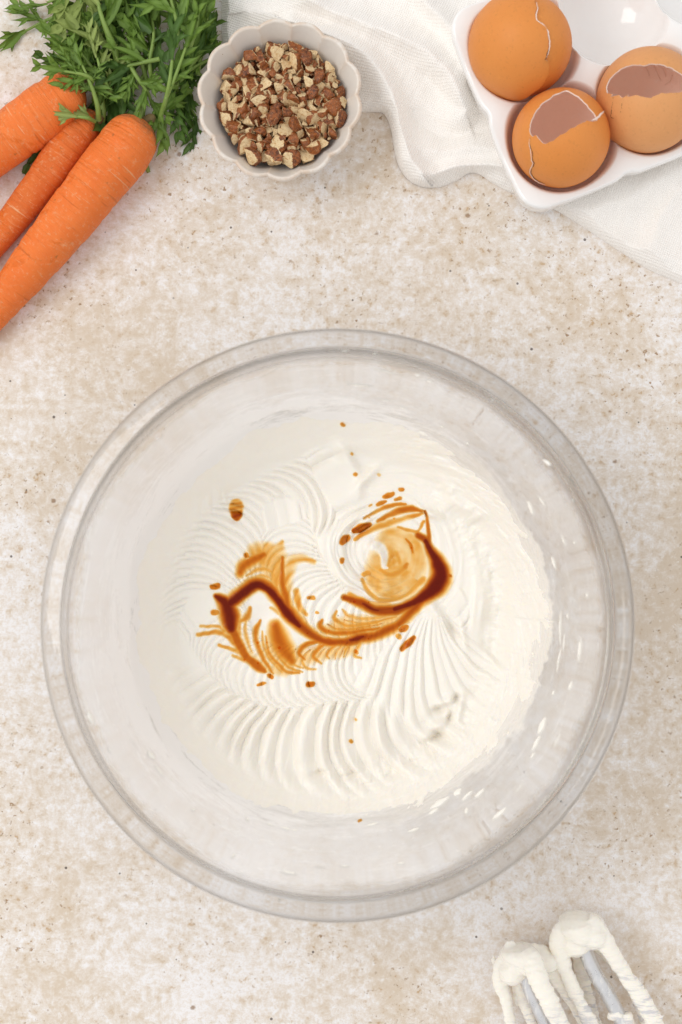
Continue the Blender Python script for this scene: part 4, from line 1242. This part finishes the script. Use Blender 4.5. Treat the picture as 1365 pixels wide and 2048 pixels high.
fold([(850, 150), (900, 200), (985, 235)], -0.44, 26, 30)
fold([(830, 230), (900, 265), (960, 255)], -0.39, 24, 24)
h += .45 * fbm(cx_ / 170 + 4, cy_ / 170, 203, 3, .5) + .09 * fbm(cx_ / 46, cy_ / 46, 206, 3) + .07 * fbm((cx_ + cy_ * .5) / 22, (cy_ - cx_ * .5) / 90, 207, 3)
h = .42 + h
# a narrow rolled edge along the loose front folds, thin hem elsewhere
ew = 16.0
edge = np.sqrt(np.clip(1 - (1 - np.clip(dE / ew, 0, 1)) ** 2, 0, 1))
h = np.maximum(h, .16)
thin = np.interp(E[:, 0], [440, 760, 800, 930, 1010, 1150, 1700], [.2, .6, 1.1, 1.0, .45, .26, .26])[None] * (1 - t[:, None]) + t[:, None]
cap = thin * 1.15 + .022 * dE
h = np.minimum(h, cap) * edge + .025
# lies down under the tray and the nut bowl
tx, ty = cx_ - 1205, cy_ - 130
flat_t = 1 - sstep(190, 250, np.hypot(tx, ty * 1.0))
dn = np.hypot(cx_ - 561, cy_ - 204); flat_n = 1 - sstep(96, 168, dn)
h = h * (1 - flat_t) + np.minimum(h, .22) * flat_t
h = h * (1 - flat_n) + np.minimum(h, .10) * flat_n
k = 1 / PPC * (D - h) / D
CV = np.stack([(cx_ - 682.5) * k, -(cy_ - 1024) * k, h], -1)
under = CV.copy(); under[..., 2] = np.maximum(under[..., 2] - .05, .006)
n0 = CV[..., 0].size
rim_idx = lambda arr: arr
G = grid_faces(NBk, NA)
Vc = np.vstack([CV.reshape(-1, 3), under[0].reshape(-1, 3)])
Fc = [tuple(f) for f in G] + [(i + 1, i, n0 + i, n0 + i + 1) for i in range(NA - 1)]
cl = mk('linen_cloth', Vc, Fc, M['linen'], origin=W(1000, 200, 0))
tag(cl, 'crumpled off white linen cloth lying under the egg tray and nut bowl', 'cloth')

# ------------------------------------------------------------------ ceramic egg tray
ZT = 2.75
rv = np.array([78, -187.0]); rv = rv / np.linalg.norm(rv)         # down the photo, world axes
cv = np.array([172, 77.0]); cv = cv - rv * (cv @ rv); cv /= np.linalg.norm(cv)
SPC = 4.58
B0 = W(1123, 275, 2.6)[:2]
cups = {}
for i in range(2):
    for j in range(3):
        cups[(i, j)] = B0 + cv * SPC * j - rv * SPC * i
TC = B0 + cv * SPC - rv * SPC * .5
def tray_sd(x, y):
    """signed distance of the outline in tray axes (u along cv, v along -rv)"""
    u_ = (x - B0[0]) * cv[0] + (y - B0[1]) * cv[1]; v_ = -((x - B0[0]) * rv[0] + (y - B0[1]) * rv[1])
    best = 1e9
    hs, rc = 2.74, 1.2
    for i in range(2):
        for j in range(3):
            qx = np.abs(u_ - SPC * j) - (hs - rc); qy = np.abs(v_ - SPC * i) - (hs - rc)
            sd = np.hypot(np.maximum(qx, 0), np.maximum(qy, 0)) + np.minimum(np.maximum(qx, qy), 0) - rc
            k_ = .35
            hmix = np.maximum(k_ - np.abs(best - sd), 0) / k_
            best = np.minimum(best, sd) - hmix ** 2 * k_ * .25
    return best
NTt, NRt = 900, 190
a = np.linspace(0, 2 * math.pi, NTt, endpoint=False)
lo = np.zeros(NTt); hi = np.full(NTt, 12.0)
for _ in range(40):
    m = .5 * (lo + hi)
    ins = tray_sd(TC[0] + m * np.cos(a), TC[1] + m * np.sin(a)) < 0
    lo = np.where(ins, m, lo); hi = np.where(ins, hi, m)
RB = lo
# soften the corners where cells join
for _ in range(6): RB = .5 * RB + .25 * (np.roll(RB, 1) + np.roll(RB, -1))
q_ = np.linspace(0.002, 1, NRt)[:, None]
X_ = TC[0] + q_ * RB * np.cos(a); Y_ = TC[1] + q_ * RB * np.sin(a)
zc = np.full(X_.shape, 1e9); dmin = np.full(X_.shape, 1e9)
for c in cups.values():
    d_ = np.hypot(X_ - c[0], Y_ - c[1]); dmin = np.minimum(dmin, d_)
CUPR = 2.50
zcup = .35 + (ZT - .35) * (1 - np.sqrt(np.clip(1 - (np.minimum(dmin, CUPR) / (CUPR * 1.02)) ** 2.2, 0, 1))) ** .85 + np.maximum(dmin - CUPR, 0) * 3.0
# top face is highest at the corners of the cells
u_ = ((X_ - B0[0]) * cv[0] + (Y_ - B0[1]) * cv[1]) / SPC; v_ = -((X_ - B0[0]) * rv[0] + (Y_ - B0[1]) * rv[1]) / SPC
corner = np.abs(np.sin(math.pi * u_)) ** 2 * np.abs(np.sin(math.pi * v_)) ** 2
ztop = ZT - .35 + .42 * corner
k_ = .32
hm = np.maximum(k_ - np.abs(zcup - ztop), 0) / k_
Zt = np.minimum(zcup, ztop) - hm ** 2 * k_ * .25
# rounded outer lip and wall
lipn = 10
rings = [(0.0, 0.0)]
out = []
edge_z = Zt[-1]
for kk in range(1, lipn + 1):
    an_ = kk / lipn * math.pi / 2
    out.append((.20 * math.sin(an_), -.20 * (1 - math.cos(an_)), 0))
TX = [X_]; TY = [Y_]; TZ = [Zt]
ca, sa = np.cos(a), np.sin(a)
for o_, dz_, _ in out:
    TX.append(((TC[0] + (RB + o_) * ca))[None]); TY.append((TC[1] + (RB + o_) * sa)[None]); TZ.append((edge_z + dz_)[None])
zl = edge_z - .20
for f_, inw in ((.25, .02), (.5, .10), (.75, .24), (.93, .40), (1.0, .55)):
    TX.append((TC[0] + (RB + .20 - inw) * ca)[None]); TY.append((TC[1] + (RB + .20 - inw) * sa)[None]); TZ.append((zl * (1 - f_) + .23 * f_)[None])
TX = np.vstack(TX); TY = np.vstack(TY); TZ = np.vstack(TZ)
nr = TX.shape[0]
Ft = [tuple(f) for f in grid_faces(nr, NTt, True)[:, ::-1]]
Ft.append(tuple(range(NTt)))
tr = mk('egg_tray', np.stack([TX, TY, TZ], -1).reshape(-1, 3), Ft, M['ceramic'], origin=(*TC, .2))
tag(tr, 'glossy white ceramic egg tray holding broken brown eggshells on the cloth', 'egg tray')

# ------------------------------------------------------------------ eggshells
def egg_shell(parent, c, R, Lz, axis, boundary, name, mat, side=1, th=.062, jag=.012, ns=260, nr_=60, tilt=(0, 0), far_angle=100, seed=0):
    """shell left when everything nearer the axis than the boundary is broken away.
    boundary: photo pixels of the broken edge; side=-1 keeps the piece round the axis instead"""
    vs = []
    for px, py in boundary:
        zz = c[2] + .8
        for _ in range(4):
            p = W(px, py, zz); dx = (p[0] - c[0]) / R; dy = (p[1] - c[1]) / R
            rr_ = math.hypot(dx, dy)
            if rr_ > .985: dx *= .985 / rr_; dy *= .985 / rr_; rr_ = .985
            zz = c[2] + Lz * math.sqrt(1 - rr_ * rr_)
        v = np.array([dx, dy, math.sqrt(1 - rr_ * rr_)])
        vs.append(v)
    vs = np.array(vs)
    ax = np.array(axis, float)
    if side > 0:
        lo_, hi_ = vs.min(0), vs.max(0)
        ax = .5 * (lo_ + hi_); ax[2] = math.sqrt(max(.05, 1 - ax[0] ** 2 - ax[1] ** 2))
    ax /= np.linalg.norm(ax)
    e1 = np.cross(ax, (0, 1, 0)); e1 /= np.linalg.norm(e1); e2 = np.cross(ax, e1)
    ph = np.arctan2(vs @ e2, vs @ e1); tb = np.arccos(np.clip(vs @ ax, -1, 1))
    o_ = np.argsort(ph); ph = ph[o_]; tb = tb[o_]
    f = np.linspace(-math.pi, math.pi, ns, endpoint=False)
    if side > 0:
        th0 = np.interp(f, np.r_[ph - 2 * math.pi, ph, ph + 2 * math.pi], np.r_[tb, tb, tb])
    else:
        # only the visible part of the edge is traced, the rest runs on out of sight
        g0, g1 = ph[0], ph[-1]
        fa = math.radians(far_angle)
        th0 = np.interp(f, np.r_[g0 - .45, ph, g1 + .45], np.r_[fa, tb, fa])
    th0 = th0 + jag * 2.0 * fbm(f * 9, f * 0 + seed, 210 + seed, 4, .65)
    qq = np.linspace(0, 1, nr_)[:, None]
    if side > 0: T_ = th0[None] + (math.pi - .004 - th0[None]) * qq ** 1.15
    else: T_ = th0[None] * (1 - qq ** 1.15) + .004 * qq
    dirs = (np.cos(T_)[..., None] * ax + np.sin(T_)[..., None] * (np.cos(f)[None, :, None] * e1 + np.sin(f)[None, :, None] * e2))
    def shape(d, r):
        zz = d[..., 2]
        sx_ = 1 - .05 * zz - .03 * zz * zz
        return np.stack([d[..., 0] * r * sx_, d[..., 1] * r * sx_, zz * (Lz - (R - r))], -1)
    # fine roughness of the broken edge
    O = shape(dirs, R) + c; I = shape(dirs, R - th) + c
    n = O[..., 0].size
    V = np.vstack([O.reshape(-1, 3), I.reshape(-1, 3)])
    G = grid_faces(nr_, ns, True)
    fo = [tuple(x) for x in (G[:, ::-1] if side > 0 else G)]
    fi = [tuple(x + n) for x in (G if side > 0 else G[:, ::-1])]
    ed = []
    for j in range(ns):
        j2 = (j + 1) % ns
        ed.append((j, j2, n + j2, n + j) if side > 0 else (j2, j, n + j, n + j2))
    F = fo + fi + ed
    mi = [0] * len(fo) + [1] * len(fi) + [2] * len(ed)
    o = mk(name, V, F, [M[mat], M['egg_in'], M['egg_edge']], parent, midx=mi)
    o.data.set_sharp_from_angle(angle=.9)
    return o

def on_egg(c, R, Lz, px, py, lift=.012):
    zz = c[2] + .8
    for _ in range(5):
        p = W(px, py, zz); dx = (p[0] - c[0]) / R; dy = (p[1] - c[1]) / R; rr_ = min(.985, math.hypot(dx, dy))
        zz = c[2] + Lz * math.sqrt(1 - rr_ * rr_)
    d = np.array([dx, dy, math.sqrt(max(0, 1 - dx * dx - dy * dy))])
    s_ = 1 - .05 * d[2] - .03 * d[2] ** 2
    return c + np.array([d[0] * (R + lift) * s_, d[1] * (R + lift) * s_, d[2] * (Lz + lift)])
def crack(parent, c, R, Lz, pts, w_px, mat, name, lift=.0):
    P = smooth_poly([on_egg(c, R, Lz, *p, lift) for p in pts], 5)
    P += .008 * RNG.normal(size=P.shape)
    P[:, 2] -= .02
    r = w_px * S(4) * .3 * (1 - .75 * np.abs(np.linspace(-1, 1, len(P))) ** 3)
    V, F = tube(P, r, 6)
    return mk(name, V, F, mat, parent)

def on_inner(c, R, Lz, px, py, lift=.03):
    zz = c[2] - 1
    for _ in range(8):
        p = W(px, py, zz); dx = (p[0] - c[0]) / (R - .05); dy = (p[1] - c[1]) / (R - .05); rr_ = min(.95, math.hypot(dx, dy))
        zz = c[2] - Lz * .97 * math.sqrt(1 - rr_ * rr_)
    return W(px, py, zz + lift)
def inner_patch(parent, c, R, Lz, poly, mat, name, lift):
    P = [on_inner(c, R, Lz, x, y, lift * (.3 + .7 * (k % 2))) for k, (x, y) in enumerate(smooth_poly([(x, y, 0) for x, y in poly + poly[:1]], 3)[:-1, :2])]
    m = np.mean(P, 0) + (0, 0, lift * .5)
    n = len(P)
    V = np.array(P + [m] + [p - (0, 0, .03) for p in P])
    F = [(n, i, (i + 1) % n) for i in range(n)] + [(i, n + 1 + i, n + 1 + (i + 1) % n, (i + 1) % n) for i in range(n)]
    return mk(name, V, F, mat, parent)
EZ = 3.05
c = W(1045, 90, EZ); R = 104 * S(EZ) * 1.03
eg = thing('eggshell', 'orange brown eggshell of two nested halves with one long crack down its top', 'eggshell', c - (0, 0, 2.6), 'broken brown eggshells in the tray')
poly = [(1071, -8), (1070, 3), (1075, 10), (1072, 24), (1073, 38), (1080, 44), (1090, 50), (1097, 58), (1099, 72), (1101, 88), (1099, 104), (1094, 119), (1091, 122), (1100, 125), (1101, 138), (1099, 152), (1090, 166), (1082, 178), (1070, 186)]
egg_shell(eg, c, R - .19, 2.68, (.90, .05, .42), [(1040, -10), (1045, 20), (1050, 50), (1052, 90), (1050, 130), (1045, 170), (1040, 185)], 'half_shell', 'egg_a', -1, far_angle=96, seed=3)
egg_shell(eg, c, R, 2.80, (-.86, -.08, .50), poly, 'half_shell', 'egg_a', -1, far_angle=108, th=.085, jag=.008, seed=1)
crack(eg, c, R - .03, 2.78, [(1074, 0), (1077, 14), (1074, 28), (1076, 40), (1088, 48), (1095, 56), (1100, 66), (1103, 88), (1101, 104), (1096, 118)], 5.0, M['egg_edge'], 'torn_membrane')
crack(eg, c, R - .05, 2.76, [(1101, 100), (1096, 116), (1092, 124), (1098, 127)], 5.0, M['crack'], 'dark_gap')
c = W(1123, 275, EZ); R = 94 * S(EZ) * 1.03
eg = thing('eggshell', 'orange brown eggshell nearest the tray corner, broken open with a pointed spike', 'eggshell', c - (0, 0, 2.6), 'broken brown eggshells in the tray')
hole2 = [(1056, 262), (1061, 237), (1074, 214), (1097, 195), (1119, 182), (1133, 178), (1150, 186), (1168, 199), (1181, 213), (1194, 229), (1200, 240), (1188, 243), (1176, 240), (1160, 248), (1140, 259), (1119, 272), (1105, 283), (1088, 290), (1076, 280), (1069, 270), (1062, 275)]
egg_shell(eg, c, R, 2.72, (.05, .52, .86), hole2, 'broken_shell', 'egg_a', 1, jag=.010, seed=2)
crack(eg, c, R, 2.72, [(1186, 241), (1196, 236), (1206, 226), (1212, 216)], 7, M['egg_edge'], 'shell_spike', .05)
crack(eg, c, R, 2.72, [(1058, 274), (1058, 290), (1063, 306), (1064, 322), (1067, 330), (1065, 340), (1072, 352), (1082, 359), (1094, 364)], 3.6, M['crack'], 'crack_line')
crack(eg, c, R + .02, 2.74, [(1056, 272), (1056, 290), (1060, 307), (1061, 322), (1064, 330), (1062, 340), (1069, 352), (1080, 360), (1094, 366)], 2.4, M['egg_edge'], 'torn_membrane')
c = W(1298, 199, EZ); R = 100 * S(EZ) * 1.03
eg = thing('eggshell', 'paler tan eggshell at the right edge with a wide open top', 'eggshell', c - (0, 0, 2.6), 'broken brown eggshells in the tray')
hole3 = [(1211, 172), (1216, 160), (1228, 145), (1245, 133), (1265, 127), (1285, 129), (1291, 127), (1310, 125), (1335, 130), (1355, 140), (1372, 152), (1382, 168), (1372, 183), (1345, 187), (1325, 187), (1312, 192), (1300, 198), (1285, 195), (1268, 191), (1257, 187), (1251, 194), (1242, 197), (1235, 190), (1224, 188), (1218, 193), (1212, 186)]
egg_shell(eg, c, R, 2.72, (-.02, .40, .91), hole3, 'broken_shell', 'egg_b', 1, jag=.010, seed=6)
crack(eg, c, R, 2.72, [(1224, 190), (1223, 205), (1221, 222), (1220, 236), (1226, 240), (1232, 243)], 2.4, M['crack'], 'crack_line')
crack(eg, c, R, 2.72, [(1243, 200), (1241, 215), (1238, 232)], 1.6, M['crack'], 'crack_line')
for ln in ([(1290, 131), (1296, 142), (1299, 152)], [(1308, 130), (1314, 145), (1322, 162)], [(1324, 132), (1329, 143), (1332, 154)], [(1345, 150), (1340, 162), (1330, 170)]):
    P = np.array([on_inner(c, R, 2.72, x, y, .02) for x, y in ln]); V, F = tube(smooth_poly(P, 5), .028, 6)
    mk('membrane_fold', V, F, M['egg_edge'], eg)
# ------------------------------------------------------------------ frosting covered beaters
def merged(name, pile_v, pile_f, voxel, mat, parent, smooth_it=6, thin=None):
    """fuse overlapping tubes and blobs into one skin"""
    o = mk(name, np.vstack(pile_v), pile_f, mat, parent)
    r = o.modifiers.new('r', 'REMESH'); r.mode = 'VOXEL'; r.voxel_size = voxel * .01; r.use_smooth_shade = True
    s = o.modifiers.new('s', 'SMOOTH'); s.iterations = smooth_it; s.factor = .5
    dg = bpy.context.evaluated_depsgraph_get()
    me = bpy.data.meshes.new_from_object(o.evaluated_get(dg))
    o.modifiers.clear(); old = o.data; o.data = me; me.name = name
    bpy.data.meshes.remove(old)
    co = np.zeros(len(me.vertices) * 3, np.float32); me.vertices.foreach_get('co', co)
    co = co.reshape(-1, 3).astype(float) * 100
    nr = np.zeros(len(co) * 3, np.float32); me.vertices.foreach_get('normal', nr); nr = nr.reshape(-1, 3)
    wpos = co + wloc(parent) * 100
    return o, me, co, nr, wpos

def beater(label, head, legs, shaft, web, peaks, seed):
    hx, hy, hz = head
    b = thing('beater', label, 'beater', W(hx, hy, 0), 'mixer beaters coated in frosting')
    # steel
    P = smooth_poly([W(x, y, z) for x, y, z in shaft], 10)
    V, F = tube(P, .36, 18); mk('shaft', V, F, M['steel'], b)
    pv = []; pf = []; n = 0
    def add(V, F):
        nonlocal n
        pv.append(V); pf.extend(tuple(int(i) + n for i in f) for f in F); n += len(V)
    for lg, rads in legs:
        P = smooth_poly([W(x, y, z) for x, y, z in lg], 10)
        rr_ = np.interp(np.linspace(0, 1, len(P)), np.linspace(0, 1, len(rads)), rads) * S(1.5) * .92
        V, F = tube(P, rr_ * .55, 10, (1.0, .45)); mk('blade', V, F, M['steel'], b)
        V, F = tube(P, rr_, 16, (1.0, .72)); add(V, F)
    for x, y, z, rx, ry, rz, rot in web:
        Vs, Fs = ico(3); q = Vs * np.array([rx, ry, rz]) * S(1.5)
        c_, s_ = math.cos(rot), math.sin(rot)
        q = np.stack([q[:, 0] * c_ + q[:, 1] * s_, -q[:, 0] * s_ + q[:, 1] * c_, q[:, 2]], 1)
        add(q + W(x, y, z), Fs)
    for pts, rads in peaks:
        P = smooth_poly([W(x, y, z) for x, y, z in pts], 6)
        rr_ = np.interp(np.linspace(0, 1, len(P)), np.linspace(0, 1, len(rads)), rads) * S(1.5)
        V, F = tube(P, rr_, 10); add(V, F)
    o, me, co, nr, wp = merged('frosting_coat', pv, pf, .055, M['coat'], b)
    ds = 0.055 * fbm(wp[:, 0] * 1.7 + wp[:, 1] * .6, wp[:, 1] * 2.6 - wp[:, 0] * .8, seed, 4, .55) + .02 * fbm(wp[:, 0] * 7, wp[:, 1] * 7 + wp[:, 2] * 5, seed + 4, 3)
    # drawn-out lines wrapping the blob
    ds += .085 * fbm((wp[:, 1] - wp[:, 0] * .25) * 2.6 + .6 * vn(wp[:, 0], wp[:, 1], seed + 12), wp[:, 0] * .45, seed + 9, 4, .6)
    me.vertices.foreach_set('co', ((co + nr * ds[:, None]) * .01).astype(np.float32).ravel())
    hw = W(hx, hy, hz)
    ax = W(shaft[-1][0], shaft[-1][1], 1.4) - W(shaft[0][0], shaft[0][1], 1.4); ax /= np.linalg.norm(ax)
    along = (wp - hw) @ ax
    at = me.attributes.new('thin', 'FLOAT', 'POINT'); at.data.foreach_set('value', sstep(1.2, 3.2, along).astype(np.float32))
    me.update()
    return b

beater('frosting covered mixer beater farther left at the bottom edge, partly cut off', (1052, 1925, 1.5),
       [([(1040, 1905, 1.9), (1012, 1925, 1.5), (1002, 1962, 1.1), (1014, 2005, .9), (1028, 2075, .9), (1050, 2150, 1.0)], (22, 22, 19, 14, 13, 13)),
        ([(1050, 1905, 2.3), (1066, 1925, 2.7), (1078, 1960, 2.9), (1098, 2000, 2.9), (1124, 2055, 2.7), (1165, 2140, 2.4)], (24, 24, 22, 21, 20, 18)),
        ([(1060, 1905, 1.6), (1092, 1918, 1.4), (1110, 1945, 1.2), (1132, 1980, 1.0), (1152, 2015, .9), (1190, 2090, .9)], (24, 26, 22, 17, 14, 12)),
        ([(1045, 1925, .7), (1038, 1970, .5), (1050, 2010, .4), (1068, 2055, .4), (1100, 2130, .5)], (20, 16, 14, 13, 12))],
       [(1045, 1935, 1.5), (1062, 1980, 1.5), (1085, 2030, 1.5), (1130, 2130, 1.5)],
       [(1046, 1912, 1.6, 46, 26, 50, .2), (1026, 1935, 1.5, 30, 36, 36, .2), (1086, 1918, 1.4, 36, 26, 34, .5), (1058, 1928, 2.2, 32, 24, 24, .4)],
       [([(1025, 1905, 1.6), (1016, 1890, 1.7), (1024, 1883, 1.8), (1033, 1884, 1.8)], (12, 8, 4, 1)), ([(1000, 1935, 1.2), (990, 1922, 1.1), (986, 1908, 1.1)], (9, 6, 1)),
        ([(1098, 1914, 1.3), (1108, 1906, 1.3), (1114, 1900, 1.4)], (9, 5, 2)), ([(1030, 1990, .6), (1032, 2005, .5), (1034, 2015, .4)], (6, 4, 1))], 401)
beater('frosting covered mixer beater farther right and higher at the bottom edge', (1165, 1870, 1.6),
       [([(1150, 1850, 2.0), (1122, 1872, 1.8), (1122, 1915, 1.7), (1138, 1955, 1.6), (1160, 2005, 1.6), (1186, 2055, 1.6), (1225, 2140, 1.6)], (24, 24, 20, 15, 15, 17, 16)),
        ([(1170, 1845, 2.2), (1200, 1868, 2.2), (1226, 1910, 2.0), (1252, 1950, 1.8), (1284, 1998, 1.7), (1312, 2050, 1.7), (1355, 2130, 1.6)], (26, 24, 18, 16, 20, 18, 16)),
        ([(1160, 1880, .6), (1160, 1925, .4), (1172, 1975, .35), (1190, 2040, .35), (1225, 2130, .4)], (22, 16, 14, 14, 12)),
        ([(1180, 1870, .9), (1210, 1905, .6), (1232, 1940, .4), (1262, 1990, .4), (1300, 2080, .4)], (24, 15, 5, 5, 4))],
       [(1168, 1895, 1.5), (1190, 1945, 1.5), (1222, 2000, 1.5), (1275, 2105, 1.5)],
       [(1158, 1856, 1.7, 42, 34, 52, .3), (1182, 1862, 1.7, 38, 34, 48, .5), (1150, 1880, 1.6, 34, 34, 36, .3)],
       [([(1140, 1842, 1.7), (1135, 1834, 1.7), (1130, 1831, 1.8)], (10, 4, 1)), ([(1240, 2025, 1.6), (1225, 2032, 1.6), (1215, 2036, 1.5)], (14, 10, 4)), ([(1250, 2026, 1.5), (1252, 2040, 1.5), (1258, 2052, 1.4)], (14, 16, 14)), ([(1312, 2035, 1.7), (1322, 2034, 1.8), (1328, 2030, 1.8)], (9, 5, 1)), ([(1120, 1895, 1.6), (1112, 1902, 1.5), (1106, 1905, 1.4)], (9, 6, 4))], 431)
